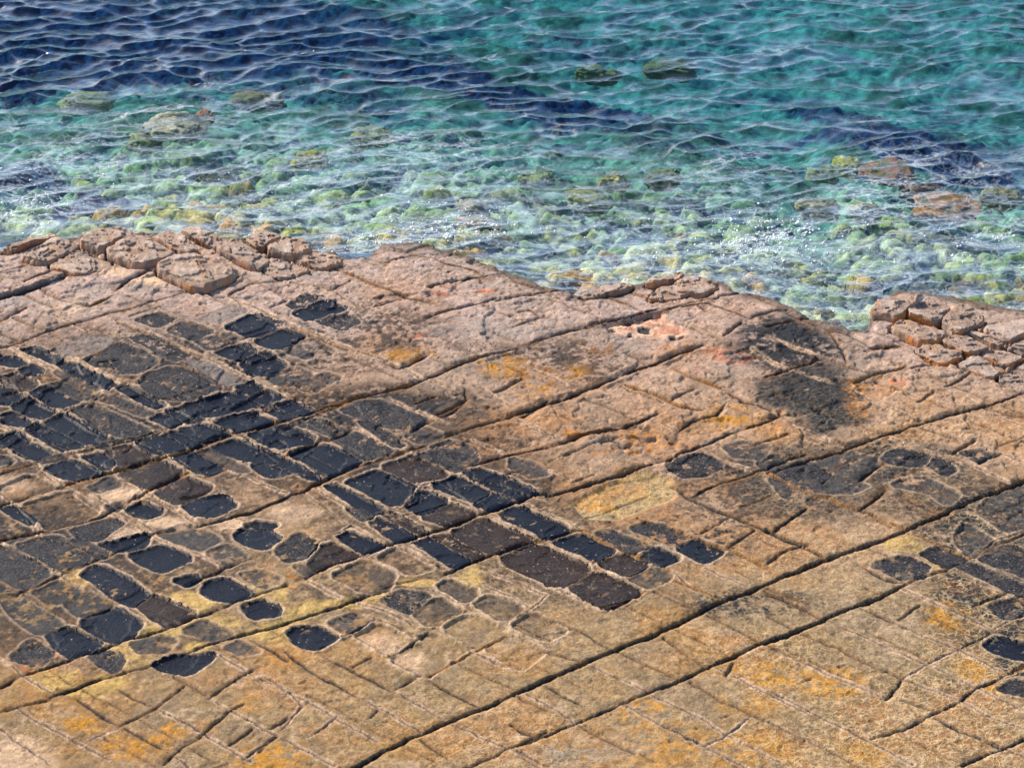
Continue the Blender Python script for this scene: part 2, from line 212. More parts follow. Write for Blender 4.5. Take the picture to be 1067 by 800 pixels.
PUDDLES = [
 (1,'-30 356 100 324 240 272 242 286 105 347 -30 376','long thin strip of blue water filling the joint at the far left edge'),
 (2,'285 182 350 176 425 178 405 196 350 206 300 198','dark blue puddle in the notch where the low smooth shore begins'),
 (1,'508 224 650 188 690 178 645 206 560 234 545 250 520 242','blue water pooled behind the largest bulging block'),
 (1,'900 142 1000 168 1070 196 1150 186 1100 205 1060 218 1000 212 950 244 880 236','blue water lying in the channel between the small blocks above the smooth slab'),
 (3,'555 192 640 165 662 170 615 200','small blue puddle between the cracked pieces of the middle shore'),
 (3,'675 230 742 202 738 222 690 240','tiny black-blue puddle at the right end of the middle shore pieces'),
 (4,'545 248 640 176 655 188 565 258','narrow blue water slot between the orange-ended block and the next'),
]
# surface stains: crop, u, v, ru, rv, colour, strength
DK = (0.008, 0.009, 0.013); YE = (0.50, 0.335, 0.135); OC = (0.50, 0.235, 0.045); RD = (0.55, 0.17, 0.08); OR = (0.46, 0.20, 0.06); GR = (0.30, 0.27, 0.24); PL = (0.80, 0.56, 0.38)
BR = (.062, .037, .023); BK = (.010, .010, .013)
BLOBS = [
 (1,500,690,560,230,BR,.8),(5,250,180,420,200,BR,.9),(5,800,200,420,160,BR,.85),(6,400,220,420,200,BR,.85),(6,700,430,420,170,BR,.8),(5,150,640,330,160,BR,.85),(5,650,600,330,140,BR,.7),(9,350,250,420,130,BR,.7),
 (10,450,120,330,80,BR,.55),(7,200,600,330,130,BR,.75),(8,300,270,430,140,BR,.7),(8,900,520,260,210,BR,.85),(12,950,130,230,150,BR,.8),(7,850,320,250,110,BR,.6),(2,300,500,380,120,BR,.45),(3,150,500,280,80,BR,.5),
 (1,650,640,380,120,BK,.55),(5,500,190,430,120,BK,.6),(6,300,220,260,110,BK,.6),(5,120,620,230,110,BK,.6),(8,170,250,230,80,BK,.9),(8,570,230,260,90,BK,.7),(8,930,560,190,140,BK,.9),(8,980,420,160,100,BK,.8),
 (12,960,90,170,70,BK,.8),(12,1020,330,90,90,BK,.8),(11,850,190,200,45,BK,.6),(7,620,500,260,70,BK,.5),(6,480,110,230,60,BK,.7),(9,130,120,230,90,BK,.6),
 (4,70,340,110,45,DK,.9),(4,100,425,110,30,DK,.85),(4,20,470,70,30,DK,.8),(4,150,565,150,60,DK,1.4),(4,270,690,160,75,DK,1.6),(4,170,590,180,90,BK,1.1),(4,90,400,190,110,BK,.8),(4,250,505,90,32,DK,.8),(4,330,430,120,40,DK,.45),
 (3,930,480,60,40,DK,.5),(3,990,400,70,30,DK,.85),(3,1000,360,70,25,DK,.8),(3,980,600,90,40,DK,.8),
 (2,510,510,70,40,DK,.6),(2,620,540,90,25,DK,.6),(2,560,470,130,30,DK,.35),(2,770,550,70,20,DK,.55),(2,1010,590,70,40,DK,.5),(2,420,455,90,30,DK,.5),(2,330,520,50,20,DK,.6),(2,890,660,80,30,DK,.35),
 (3,110,480,110,40,DK,.5),(3,210,440,50,20,DK,.45),(3,800,460,60,25,DK,.4),(3,600,440,90,30,DK,.2),(7,60,300,80,40,DK,.6),(7,860,330,70,60,DK,.5),(7,1000,310,70,60,DK,.6),
 (8,100,170,90,30,DK,.6),(8,60,340,90,60,DK,.4),(11,850,200,150,40,DK,.55),(12,400,190,150,35,DK,.45),(12,700,480,150,40,DK,.3),(12,860,110,200,40,DK,.6),(8,620,660,150,50,DK,.5),
 (8,950,520,140,120,DK,.45),(12,1000,200,120,80,DK,.5),(12,760,430,100,30,DK,.4),(12,1050,330,60,60,DK,.8),(9,90,60,130,80,DK,.6),(5,60,670,120,90,DK,.5),(5,620,560,120,40,DK,.4),
 (5,260,560,130,60,DK,.4),(9,700,240,250,60,DK,.3),(8,240,440,40,12,DK,.5),(11,380,720,120,40,GR,.9),(11,200,760,150,40,GR,.6),(1,0,385,260,30,GR,.7),(2,880,480,300,60,GR,.5),(2,200,270,260,50,GR,.4),
 (9,720,190,100,40,YE,1.3),(9,760,270,130,25,YE,1.3),(9,560,300,120,28,YE,1.3),(9,360,360,70,22,YE,1.1),(9,190,460,110,28,YE,1.4),(9,290,510,160,22,YE,1.3),(9,440,400,70,40,YE,1),(9,280,100,60,35,YE,1.1),
 (9,990,160,70,25,YE,1.1),(9,1000,310,90,20,YE,1.2),(10,130,220,130,25,YE,1.3),(10,60,300,110,20,YE,1.2),(10,300,195,110,18,YE,1.2),(10,560,115,110,14,YE,1.3),(10,790,80,50,25,YE,1.3),(10,770,110,60,18,YE,1.0),
 (10,450,175,50,15,YE,.9),(9,730,355,50,16,YE,1.2),(8,560,545,90,25,YE,.9),(8,700,640,60,30,YE,.7),(10,80,265,60,15,YE,1.2),(9,520,370,60,50,YE,.8),(9,420,475,60,18,YE,1.1),
 (12,300,430,140,60,OC,1.25),(12,180,470,90,50,OC,.8),(12,760,180,110,55,OC,1.2),(12,840,390,80,50,OC,1.0),(12,940,60,80,25,OC,.7),(12,940,465,50,15,OC,1.0),(12,60,400,120,50,OC,.6),(12,420,730,130,60,OC,.7),
 (11,480,600,110,50,OC,.8),(11,950,470,130,50,OC,.9),(11,600,720,260,70,OC,.7),(11,900,750,180,60,OC,.6),(11,870,570,130,30,OC,.6),(9,310,640,90,40,OC,1.0),(9,450,730,100,35,OC,1.25),(9,640,660,50,30,OC,.9),(9,560,720,60,25,OC,.9),
 (9,1000,770,120,40,OC,.7),(10,60,770,150,50,OC,.8),(9,210,405,50,25,RD,.9),(9,100,450,50,20,RD,.7),(10,120,110,30,30,OR,1.1),(8,760,650,50,20,RD,.4),(12,785,50,40,18,RD,.8),(9,920,570,80,40,OC,.5),(10,120,380,120,60,OC,.35),
 (2,840,335,50,13,RD,1.5),(2,665,345,40,12,RD,1.3),(2,710,320,30,8,RD,.9),(2,590,510,22,12,RD,1.2),(2,650,520,30,8,RD,.8),(3,790,472,75,20,RD,1.3),(3,660,520,35,12,RD,1.2),(3,720,455,30,10,RD,1.0),(3,470,240,20,6,RD,.6),
 (2,530,580,110,35,OC,.7),(2,900,620,150,50,OC,.9),(3,60,560,120,50,OR,.8),(3,220,530,70,40,OC,.6),(3,560,450,140,50,OR,.5),(3,780,690,100,60,OC,.9),(3,450,780,120,50,OR,.8),(7,430,140,120,50,OR,.7),(7,560,170,120,30,OR,.5),
 (7,800,60,110,30,OC,.7),(4,450,570,130,50,OR,.7),(4,540,550,40,25,RD,.7),(4,620,660,60,30,OR,.7),(4,380,640,60,90,OR,.6),(4,60,760,100,40,OR,.6),(1,440,240,60,20,OR,.6),(3,300,450,90,30,OR,.4),(3,60,610,90,30,OC,.5),
 (7,200,120,40,20,OR,.9),(7,300,190,50,16,OR,1.2),(1,560,300,60,20,PL,1.0),(1,240,400,70,18,PL,.6),(1,420,270,60,20,PL,.7),(5,520,400,60,20,PL,.9),(5,880,520,80,20,PL,.7),(5,40,370,80,30,PL,.5),
 (5,430,410,80,25,PL,.8),(5,620,515,80,20,PL,.8),(6,120,480,100,25,PL,.5),(5,460,560,50,20,PL,.7),(10,450,330,60,30,PL,.5),(10,560,400,60,30,PL,.5),(9,60,780,120,60,PL,.6),
]

# ------------------------------------------------------------------ mesh helpers
def tag(o, label=None, cat=None, group=None, kind=None):
    if label: o['label'] = label
    if cat: o['category'] = cat
    if group: o['group'] = group
    if kind: o['kind'] = kind
    return o

def np_mesh(name, v, f, mat, cols=None, extra=None, smooth=True, parent=None):
    me = bpy.data.meshes.new(name)
    n = f.shape[1]
    me.vertices.add(len(v)); me.vertices.foreach_set('co', np.ascontiguousarray(v, dtype=np.float32).ravel())
    me.loops.add(f.size); me.loops.foreach_set('vertex_index', np.ascontiguousarray(f, dtype=np.int32).ravel())
    me.polygons.add(len(f)); me.polygons.foreach_set('loop_start', np.arange(0, f.size, n, dtype=np.int32))
    me.update(calc_edges=True)
    if smooth:
        me.polygons.foreach_set('use_smooth', np.ones(len(f), dtype=bool))
    if cols is not None:
        a = me.attributes.new('Col', 'FLOAT_COLOR', 'POINT')
        a.data.foreach_set('color', np.ascontiguousarray(np.concatenate([cols, np.ones((len(cols), 1))], 1), dtype=np.float32).ravel())
    for k, q in (extra or {}).items():
        a = me.attributes.new(k, 'FLOAT', 'POINT')
        a.data.foreach_set('value', np.ascontiguousarray(q, dtype=np.float32).ravel())
    me.materials.append(mat)
    o = bpy.data.objects.new(name, me); COL.objects.link(o)
    if parent: o.parent = parent
    return o

def grid_faces(ny, nx):
    i = np.arange(ny - 1)[:, None] * nx + np.arange(nx - 1)[None, :]
    return np.stack([i, i + 1, i + nx + 1, i + nx], -1).reshape(-1, 4)

# ------------------------------------------------------------------ materials
def new_mat(name):
    m = bpy.data.materials.new(name); m.use_nodes = True
    nt = m.node_tree; nt.nodes.clear()
    return m, nt, nt.nodes, nt.links

def noise(ns, ln, scale, detail=4, rough=.6, vec=None, kind='ShaderNodeTexNoise'):
    n = ns.new(kind); n.inputs['Scale'].default_value = scale
    if kind == 'ShaderNodeTexNoise':
        n.inputs['Detail'].default_value = detail; n.inputs['Roughness'].default_value = rough
    if vec: ln.new(vec, n.inputs['Vector'])
    return n

def ramp(ns, ln, fac, stops):
    r = ns.new('ShaderNodeValToRGB'); e = r.color_ramp.elements
    while len(e) < len(stops): e.new(0.5)
    for q, (p, c) in zip(e, stops):
        q.position = p; q.color = (c, c, c, 1) if not hasattr(c, '__len__') else (*c, 1)
    ln.new(fac, r.inputs[0]); return r

def rock_material(name, rough=.82, bumpd=.010, spec=.3):
    m, nt, ns, ln = new_mat(name)
    out = ns.new('ShaderNodeOutputMaterial'); b = ns.new('ShaderNodeBsdfPrincipled'); ln.new(b.outputs[0], out.inputs[0])
    geo = ns.new('ShaderNodeNewGeometry'); pos = geo.outputs['Position']
    at_ = ns.new('ShaderNodeAttribute'); at_.attribute_name = 'Col'
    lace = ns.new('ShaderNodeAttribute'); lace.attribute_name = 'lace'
    n1 = noise(ns, ln, 9, 6, .65, pos); n2 = noise(ns, ln, 55, 4, .7, pos); n3 = noise(ns, ln, 150, 2, .6, pos)
    r1 = ramp(ns, ln, n1.outputs[0], [(.3, .66), (.7, 1.30)]); r2 = ramp(ns, ln, n2.outputs[0], [(.28, .34), (.5, .95), (.70, 1.55)])
    def mul(a, c, f=1):
        x = ns.new('ShaderNodeMix'); x.data_type = 'RGBA'; x.blend_type = 'MULTIPLY'; x.inputs[0].default_value = f
        ln.new(a, x.inputs[6]); ln.new(c, x.inputs[7]); return x.outputs[2]
    c0 = mul(at_.outputs[0], r1.outputs[0]); c = mul(c0, r2.outputs[0])
    nw = noise(ns, ln, 1.6, 4, .6, pos); rw_ = ramp(ns, ln, nw.outputs[0], [(.40, .3), (.58, 1)])
    xw = ns.new('ShaderNodeMix'); xw.data_type = 'RGBA'; ln.new(rw_.outputs[0], xw.inputs[0]); ln.new(c0, xw.inputs[6]); ln.new(c, xw.inputs[7]); c = xw.outputs[2]
    # lichen and iron specks
    n4 = noise(ns, ln, 30, 5, .75, pos); r4 = ramp(ns, ln, n4.outputs[0], [(.57, 0), (.66, .85)])
    x = ns.new('ShaderNodeMix'); x.data_type = 'RGBA'; ln.new(r4.outputs[0], x.inputs[0]); ln.new(c, x.inputs[6])
    dk = mul(c, ramp(ns, ln, n3.outputs[0], [(.4, .35), (.6, .6)]).outputs[0]); ln.new(dk, x.inputs[7]); c = x.outputs[2]
    # caustic light of a thin water film, painted as pale lace lines
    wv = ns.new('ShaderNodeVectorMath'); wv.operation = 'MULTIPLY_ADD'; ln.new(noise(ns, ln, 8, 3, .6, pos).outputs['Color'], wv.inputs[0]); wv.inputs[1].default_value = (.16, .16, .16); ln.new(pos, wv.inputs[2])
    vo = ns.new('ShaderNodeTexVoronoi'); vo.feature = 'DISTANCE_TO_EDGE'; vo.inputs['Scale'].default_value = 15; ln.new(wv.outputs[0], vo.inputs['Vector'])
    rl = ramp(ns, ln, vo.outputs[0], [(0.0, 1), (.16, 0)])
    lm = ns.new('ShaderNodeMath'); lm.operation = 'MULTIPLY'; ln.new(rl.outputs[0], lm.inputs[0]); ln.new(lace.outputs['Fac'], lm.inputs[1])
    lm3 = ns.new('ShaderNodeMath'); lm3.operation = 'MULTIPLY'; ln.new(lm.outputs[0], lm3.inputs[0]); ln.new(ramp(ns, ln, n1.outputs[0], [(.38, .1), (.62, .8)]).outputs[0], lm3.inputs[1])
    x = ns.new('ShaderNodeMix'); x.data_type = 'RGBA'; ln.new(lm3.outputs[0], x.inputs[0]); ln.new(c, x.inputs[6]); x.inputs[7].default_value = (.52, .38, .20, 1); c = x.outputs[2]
    ln.new(c, b.inputs['Base Color'])
    b.inputs['Roughness'].default_value = rough; b.inputs['Specular IOR Level'].default_value = spec
    hs = ns.new('ShaderNodeMath'); hs.operation = 'MULTIPLY_ADD'; ln.new(n2.outputs[0], hs.inputs[0]); hs.inputs[1].default_value = .8; ln.new(n1.outputs[0], hs.inputs[2])
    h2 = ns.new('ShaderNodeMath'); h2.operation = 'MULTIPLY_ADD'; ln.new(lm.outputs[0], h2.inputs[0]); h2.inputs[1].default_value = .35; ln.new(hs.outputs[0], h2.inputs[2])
    bp = ns.new('ShaderNodeBump'); bp.inputs['Strength'].default_value = .8; bp.inputs['Distance'].default_value = bumpd
    h3 = ns.new('ShaderNodeMath'); h3.operation = 'MULTIPLY_ADD'; ln.new(n3.outputs[0], h3.inputs[0]); h3.inputs[1].default_value = .4; ln.new(h2.outputs[0], h3.inputs[2]); ln.new(h3.outputs[0], bp.inputs['Height']); ln.new(bp.outputs[0], b.inputs['Normal'])
    return m

def facing_fresnel(ns, ln, f0=.035, ex=2.65):
    lw = ns.new('ShaderNodeLayerWeight'); lw.inputs['Blend'].default_value = .5
    pw = ns.new('ShaderNodeMath'); pw.operation = 'POWER'; pw.inputs[1].default_value = ex; ln.new(lw.outputs['Facing'], pw.inputs[0])
    ma = ns.new('ShaderNodeMath'); ma.operation = 'MULTIPLY_ADD'; ma.use_clamp = True; ln.new(pw.outputs[0], ma.inputs[0]); ma.inputs[1].default_value = 1 - f0; ma.inputs[2].default_value = f0
    return lw, ma

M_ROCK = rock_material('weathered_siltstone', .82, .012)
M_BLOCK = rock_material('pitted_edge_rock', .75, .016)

def film_material(name, c0, c1, c2, rough=.34):
    m, nt, ns, ln = new_mat(name)
    out = ns.new('ShaderNodeOutputMaterial'); b = ns.new('ShaderNodeBsdfPrincipled'); ln.new(b.outputs[0], out.inputs[0])
    pos = ns.new('ShaderNodeNewGeometry').outputs['Position']
    n1 = noise(ns, ln, 5, 5, .65, pos); n2 = noise(ns, ln, 45, 4, .7, pos)
    r = ramp(ns, ln, n1.outputs[0], [(.35, c0), (.6, c1)])
    r2 = ramp(ns, ln, n2.outputs[0], [(.50, 0), (.66, 1)])
    x = ns.new('ShaderNodeMix'); x.data_type = 'RGBA'; ln.new(r2.outputs[0], x.inputs[0]); ln.new(r.outputs[0], x.inputs[6]); x.inputs[7].default_value = (*c2, 1)
    # pale specks
    vo = ns.new('ShaderNodeTexVoronoi'); vo.inputs['Scale'].default_value = 22; vo.inputs['Randomness'].default_value = 1; ln.new(pos, vo.inputs['Vector'])
    rv = ramp(ns, ln, vo.outputs['Distance'], [(.10, 1), (.16, 0)])
    sel = ramp(ns, ln, vo.outputs['Color'], [(.74, 0), (.78, 1)])
    mm = ns.new('ShaderNodeMath'); mm.operation = 'MULTIPLY'; ln.new(rv.outputs[0], mm.inputs[0]); ln.new(sel.outputs[0], mm.inputs[1])
    y = ns.new('ShaderNodeMix'); y.data_type = 'RGBA'; ln.new(mm.outputs[0], y.inputs[0]); ln.new(x.outputs[2], y.inputs[6]); y.inputs[7].default_value = (.45, .42, .38, 1)
    ln.new(y.outputs[2], b.inputs['Base Color']); b.inputs['Roughness'].default_value = rough; b.inputs['Specular IOR Level'].default_value = .08
    bp = ns.new('ShaderNodeBump'); bp.inputs['Strength'].default_value = .6; bp.inputs['Distance'].default_value = .012
    ln.new(n2.outputs[0], bp.inputs['Height']); ln.new(bp.outputs[0], b.inputs['Normal'])
    return m
M_FILM = {'K': film_material('black_algae', (.002, .005, .012), (.006, .009, .018), (.032, .025, .022)),
          'B': film_material('brown_black_algae', (.009, .007, .007), (.034, .021, .016), (.085, .052, .035)),
          'M': film_material('mottled_algae', (.005, .007, .011), (.022, .022, .025), (.12, .09, .068), .5)}

# ------------------------------------------------------------------ the pavement
def axis(lo, hi, step, far_lo, far_hi, g=1.22):
    core = np.arange(lo, hi, step); a = [core[0]]; s = step
    while a[-1] > far_lo: s *= g; a.append(a[-1] - s)
    b = [core[-1]]; s = step
    while b[-1] < far_hi: s *= g; b.append(b[-1] + s)
    return np.concatenate([np.array(a[1:])[::-1], core, np.array(b[1:])])

GX = axis(-6.7, 6.7, .0125, -60, 60); GY = axis(25.2, 38.6, .0165, -40, 44)
X, Y = np.meshgrid(GX, GY)
NY, NX = X.shape

SHORE = [(-400, 262), (-60, 262), (0, 258), (40, 250), (100, 240), (190, 240), (270, 245), (330, 262), (385, 262), (400, 254), (450, 252), (480, 263), (530, 281), (570, 295),
         (605, 304), (640, 298), (700, 285), (745, 290), (765, 302), (800, 308), (836, 324), (862, 336), (885, 343), (903, 343), (912, 316), (935, 300), (960, 298), (1000, 308), (1067, 322), (1130, 335), (1500, 390)]
sw = [at(*p) for p in SHORE]
sx = np.array([p[0] for p in sw]); sy = np.array([p[1] for p in sw])
def shore_y(x): return np.interp(x, sx, sy)
WL = -0.13    # water level below the pavement

# warped coordinates so that no traced line is straight
WX = X + .020 * fbm(X, Y, 2.6, 11, 2) + .016 * fbm(X, Y, 11, 21, 4, .7)
WY = Y + .028 * fbm(X, Y, 2.6, 31, 2) + .020 * fbm(X, Y, 11, 41, 4, .7)

def window(p, mgn):
    xs = [q[0] for q in p]; ys = [q[1] for q in p]
    i0, i1 = np.searchsorted(GX, [min(xs) - mgn, max(xs) + mgn]); j0, j1 = np.searchsorted(GY, [min(ys) - mgn, max(ys) + mgn])
    return slice(j0, j1), slice(i0, i1)

def seg_dist(px, py, a, b):
    dx, dy = b[0] - a[0], b[1] - a[1]; L = dx * dx + dy * dy + 1e-12
    t = np.clip(((px - a[0]) * dx + (py - a[1]) * dy) / L, 0, 1)
    return np.hypot(px - a[0] - t * dx, py - a[1] - t * dy), t

def poly_sd(px, py, p):
    d = np.full(px.shape, 9.0); ins = np.zeros(px.shape, bool)
    for a, b in zip(p, p[1:] + p[:1]):
        d = np.minimum(d, seg_dist(px, py, a, b)[0])
        c = (a[1] > py) != (b[1] > py)
        xx = a[0] + (py - a[1]) * (b[0] - a[0]) / (b[1] - a[1] + 1e-12)
        ins ^= c & (px < xx)
    return np.where(ins, -d, d)

def smooth_poly(p, n=2, w=.13):
    for _ in range(n):
        q = []
        for a, b in zip(p, p[1:] + p[:1]):
            q += [(a[0] * (1 - w) + b[0] * w, a[1] * (1 - w) + b[1] * w), (a[0] * w + b[0] * (1 - w), a[1] * w + b[1] * (1 - w))]
        p = q
    return p

far = 9.0
D = {k: np.full(X.shape, far) for k in 'dhro'}      # distance minus half width, in metres, to the nearest joint of each kind
Wd = np.full(X.shape, .02); R0 = {k: np.full(X.shape, far) for k in 'hro'}
wob = 1 + .95 * fbm(X, Y, 6, 51, 3)
for c, k, w, s in LINES:
    p = pts(c, s); hw = w * (.0031 if k == 'd' else .0046)
    uv = [float(t) for t in s.split()]
    def open_end(u_, v_): return 15 < u_ < 1050 and 15 < v_ < 780
    e0 = p[0] if open_end(*uv[:2]) else None; e1 = p[-1] if open_end(*uv[-2:]) else None
    for a, b in zip(p, p[1:]):
        sl = window([a, b], .16)
        if X[sl].size == 0: continue
        d, t = seg_dist(WX[sl], WY[sl], a, b)
        if k != 'd': R0[k][sl] = np.minimum(R0[k][sl], d)
        d = d - hw * wob[sl]
        for e_ in (e0, e1):
            if e_ is not None: d = d + .014 * np.exp(-np.hypot(X[sl] - e_[0], Y[sl] - e_[1]) / .09)
        m = d < D[k][sl]
        D[k][sl] = np.where(m, d, D[k][sl])
        if k == 'd': Wd[sl] = np.where(m, hw, Wd[sl])
# a looser joint pattern carries on where the photograph ends
pa, pb = at(371, 798), at(1067, 503)
ang = math.atan2(pb[1] - pa[1], pb[0] - pa[0]); qa, qb = at(270, 322), at(810, 560); angb = math.atan2(qb[1] - qa[1], qb[0] - qa[0])
fx0, fy0 = at(-4, 400); 
edge = np.maximum(np.abs(X) - (5.0 + (Y - 26) * .083) , (25.9 - Y))
outside = edge > -.05
for dirn, seed in ((ang, 3), (angb, 5)):
    u = -np.sin(dirn) * (WX + .1 * fbm(X, Y, .7, seed, 2)) + np.cos(dirn) * WY
    rs = np.random.RandomState(seed); lines = np.cumsum(rs.uniform(.28, .85, 200)) - 55
    i = np.clip(np.searchsorted(lines, u), 1, len(lines) - 1)
    d = np.minimum(np.abs(u - lines[i - 1]), np.abs(u - lines[i])) - .012 * wob + np.where(fbm(X, Y, .6, seed + 60, 2) > -.1, 0, .04)
    D['d'] = np.where(outside & (d < D['d']), d, D['d'])

# finer cross joints, broken up by noise, between the traced ones
for dirn, seed, spc in ((ang, 13, (.55, 1.5)), (angb, 17, (.32, .8))):
    u = -np.sin(dirn) * (WX + .05 * fbm(X, Y, .5, seed, 2)) + np.cos(dirn) * WY
    v_ = np.cos(dirn) * WX + np.sin(dirn) * WY
    rs = np.random.RandomState(seed); lines = np.cumsum(rs.uniform(spc[0], spc[1], 260)) - 55
    i = np.clip(np.searchsorted(lines, u), 1, len(lines) - 1)
    i = np.where(np.abs(u - lines[i - 1]) < np.abs(u - lines[i]), i - 1, i)
    d = np.abs(u - lines[i])
    seg = np.floor(v_ / .8 + i * 1.618)
    on = np.modf(np.abs(np.sin(seg * 12.9898 + i * 78.233 + seed) * 43758.5453))[0] < (.30 if seed == 13 else .5)
    oth = np.minimum.reduce([D['d'], D['h'], D['r'], D['o']])
    ok_ = on & (oth > .03 + .10 * (seed == 13)) & (Y < 36.8) & (X < 7) & (X > -7) 
    dd_ = np.where(ok_, d, far)
    R0['h'] = np.minimum(R0['h'], dd_ + .006 + .006 * np.clip(1 - wob, -1, 1)); D['h'] = np.minimum(D['h'], dd_ + .004)

# pan and block fields
SD = np.full(X.shape, far); PK = np.zeros(X.shape, np.uint8)
kinds = {'k': 1, 'b': 2, 'm': 3, 'g': 4, 't': 5}
PAN = []
for c, k, s in PANS:
    raw = pts(c, s); p = smooth_poly(raw, 1, .12)
    sl = window(p, .16)
    if X[sl].size == 0: continue
    sd = poly_sd(WX[sl], WY[sl], p) - (.042 if k in 'KB' else .036)
    m = sd < SD[sl]
    SD[sl] = np.where(m, sd, SD[sl]); PK[sl] = np.where(m, kinds[k.lower()], PK[sl])
    if k.isupper(): PAN.append((k, raw, p, sl, sd))

BLOCKS = [   # crop, height, traced outline of the top, label
 (1, .10, '10 160 40 168 130 125 215 120 200 103 130 110', 'low wet tan block at the waves edge, leftmost of the raised edge blocks'),
 (1, .13, '85 182 150 205 255 175 292 150 215 122', 'knobbly tan loaf-shaped block, second from the left end of the sea edge'),
 (1, .15, '290 133 375 165 440 125 512 112 470 80 345 88', 'humped brown block reaching furthest into the foam at the upper left'),
 (1, .17, '380 165 510 220 620 197 652 175 500 115', 'broad flat-topped square block with a crumbling front, behind the largest bulging one'),
 (1, .12, '570 120 690 182 742 165 680 115 620 98', 'cracked orange-flecked block squeezed between the broad square one and the water'),
 (1, .12, '665 95 790 155 832 130 720 85', 'long sloping reddish block at the water, right of the cracked orange one'),
 (1, .16, '565 235 740 308 862 265 880 235 690 172', 'largest bulging block with a pitted crown and orange lower edge, ringed by wet channel'),
 (1, .14, '790 155 950 235 1010 200 870 133', 'smooth slanting block just right of the largest bulging one'),
 (1, .11, '900 125 960 158 1050 125 980 100', 'small flat block at the water, left of the dark-fronted one beside the foam'),
 (2, .14, '25 160 110 190 190 172 185 150 100 115', 'flat-topped block with a dark broken front, last raised one before the low smooth shore'),
 (2, .09, '120 200 240 240 322 210 200 173', 'low yellowish rough block beside the dark blue wet hollow'),
 (2, .06, '0 240 90 281 192 246 90 208', 'smooth flat grey slab just inland of the raised edge blocks'),
 (1, .08, '170 222 300 266 432 212 280 165', 'wide low tan slab with chipped centre above the blue wet joint'),
 (3, .07, '232 222 260 232 392 213 432 182 340 190', 'narrow pale slab at the waterline, left piece of the broken middle shore'),
 (3, .09, '470 183 510 188 615 158 600 143 520 160', 'small pale slab right against the water, seaward tip of the broken middle shore'),
 (3, .09, '570 188 620 213 680 228 740 200 720 182 650 163', 'tan slab with a black wet notch behind it, right piece of the broken middle shore'),
 (3, .07, '475 247 590 238 632 222 600 198 525 193', 'grey smooth slab in the middle of the broken shore pieces, cracks all around'),
 (4, .24, '425 222 545 250 640 172 560 160 470 178', 'tan block with a bright orange undercut end beside the green inlet'),
 (4, .18, '570 243 712 278 772 207 652 175', 'smooth grey-tan block behind the orange-ended one, open water behind it'),
 (4, .18, '713 272 780 325 922 268 800 208', 'large square block with a shadowed pebbly front, third from the inlet along the water'),
 (4, .18, '508 295 650 366 765 322 570 263', 'long tilted tan block with an orange stripe along its front, nearest the inlet'),
 (4, .11, '610 400 730 460 832 412 682 370', 'rough diamond-shaped tan block just below the orange-striped one'),
 (4, .12, '720 362 850 416 938 382 790 333', 'flat tan block with a pitted edge in the middle of the right cluster'),
 (4, .14, '900 310 912 335 990 362 1090 330 1090 285 960 284', 'whitish flat-topped block by the right edge with a dark wet front'),
 (4, .09, '822 325 960 390 986 380 850 318', 'thin sliver of rock wedged between larger blocks in the right cluster'),
 (4, .12, '985 385 1067 412 1100 400 1090 350', 'small reddish block cut by the right edge of the picture'),
 (4, .08, '880 420 1000 468 1075 432 950 392', 'flat square block low in the right cluster with black joints on each side'),
 (4, .07, '785 465 930 523 998 480 860 430', 'smooth orange-tinged flat slab where two dark joints cross, lowest left of the right cluster'),
 (4, .07, '940 520 1067 575 1110 560 1110 440', 'wide sandy slab at the right edge below the small square blocks'),
]
SDB = np.full(X.shape, far); BLK = []
for c, h, s, lab in BLOCKS:
    top = pts(c, s, h * .75)
    ctr_ = (sum(t[0] for t in top) / len(top), sum(t[1] for t in top) / len(top))
    top = [(ctr_[0] + (t[0] - ctr_[0]) * 1.05, ctr_[1] + (t[1] - ctr_[1]) * 1.07) for t in top]
    base = smooth_poly(top, 1, .16)
    sl = window(base, .16); sd = poly_sd(WX[sl], WY[sl], base)
    SDB[sl] = np.minimum(SDB[sl], sd); BLK.append((base, h, lab, c))

# cells between the joints: each stands a little higher or lower and has its own tint
st = 3
cr = np.minimum.reduce([D['d'], D['h'], D['r'] + .01, D['o']])[::st, ::st] < .010
lab = np.zeros(cr.shape, np.int32); cur = 0; H, W = cr.shape
crl = cr.tolist(); labl = lab.tolist()
for j in range(H):
    for i in range(W):
        if crl[j][i] or labl[j][i]: continue
        cur += 1; dq = deque([(j, i)]); labl[j][i] = cur
        while dq:
            a, b = dq.popleft()
            for e, g in ((a + 1, b), (a - 1, b), (a, b + 1), (a, b - 1)):
                if 0 <= e < H and 0 <= g < W and not crl[e][g] and not labl[e][g]:
                    labl[e][g] = cur; dq.append((e, g))
lab = np.array(labl)
for _ in range(6):
    for sh, ax in ((1, 0), (-1, 0), (1, 1), (-1, 1)):
        lab = np.where(lab == 0, np.roll(lab, sh, ax), lab)
rs = np.random.RandomState(4)
cellh = rs.uniform(-1, 1, cur + 1); cellc = rs.uniform(-1, 1, cur + 1); cello = rs.uniform(-1, 1, cur + 1)
LAB = np.repeat(np.repeat(lab, st, 0), st, 1)[:NY, :NX]
print('cells', cur)

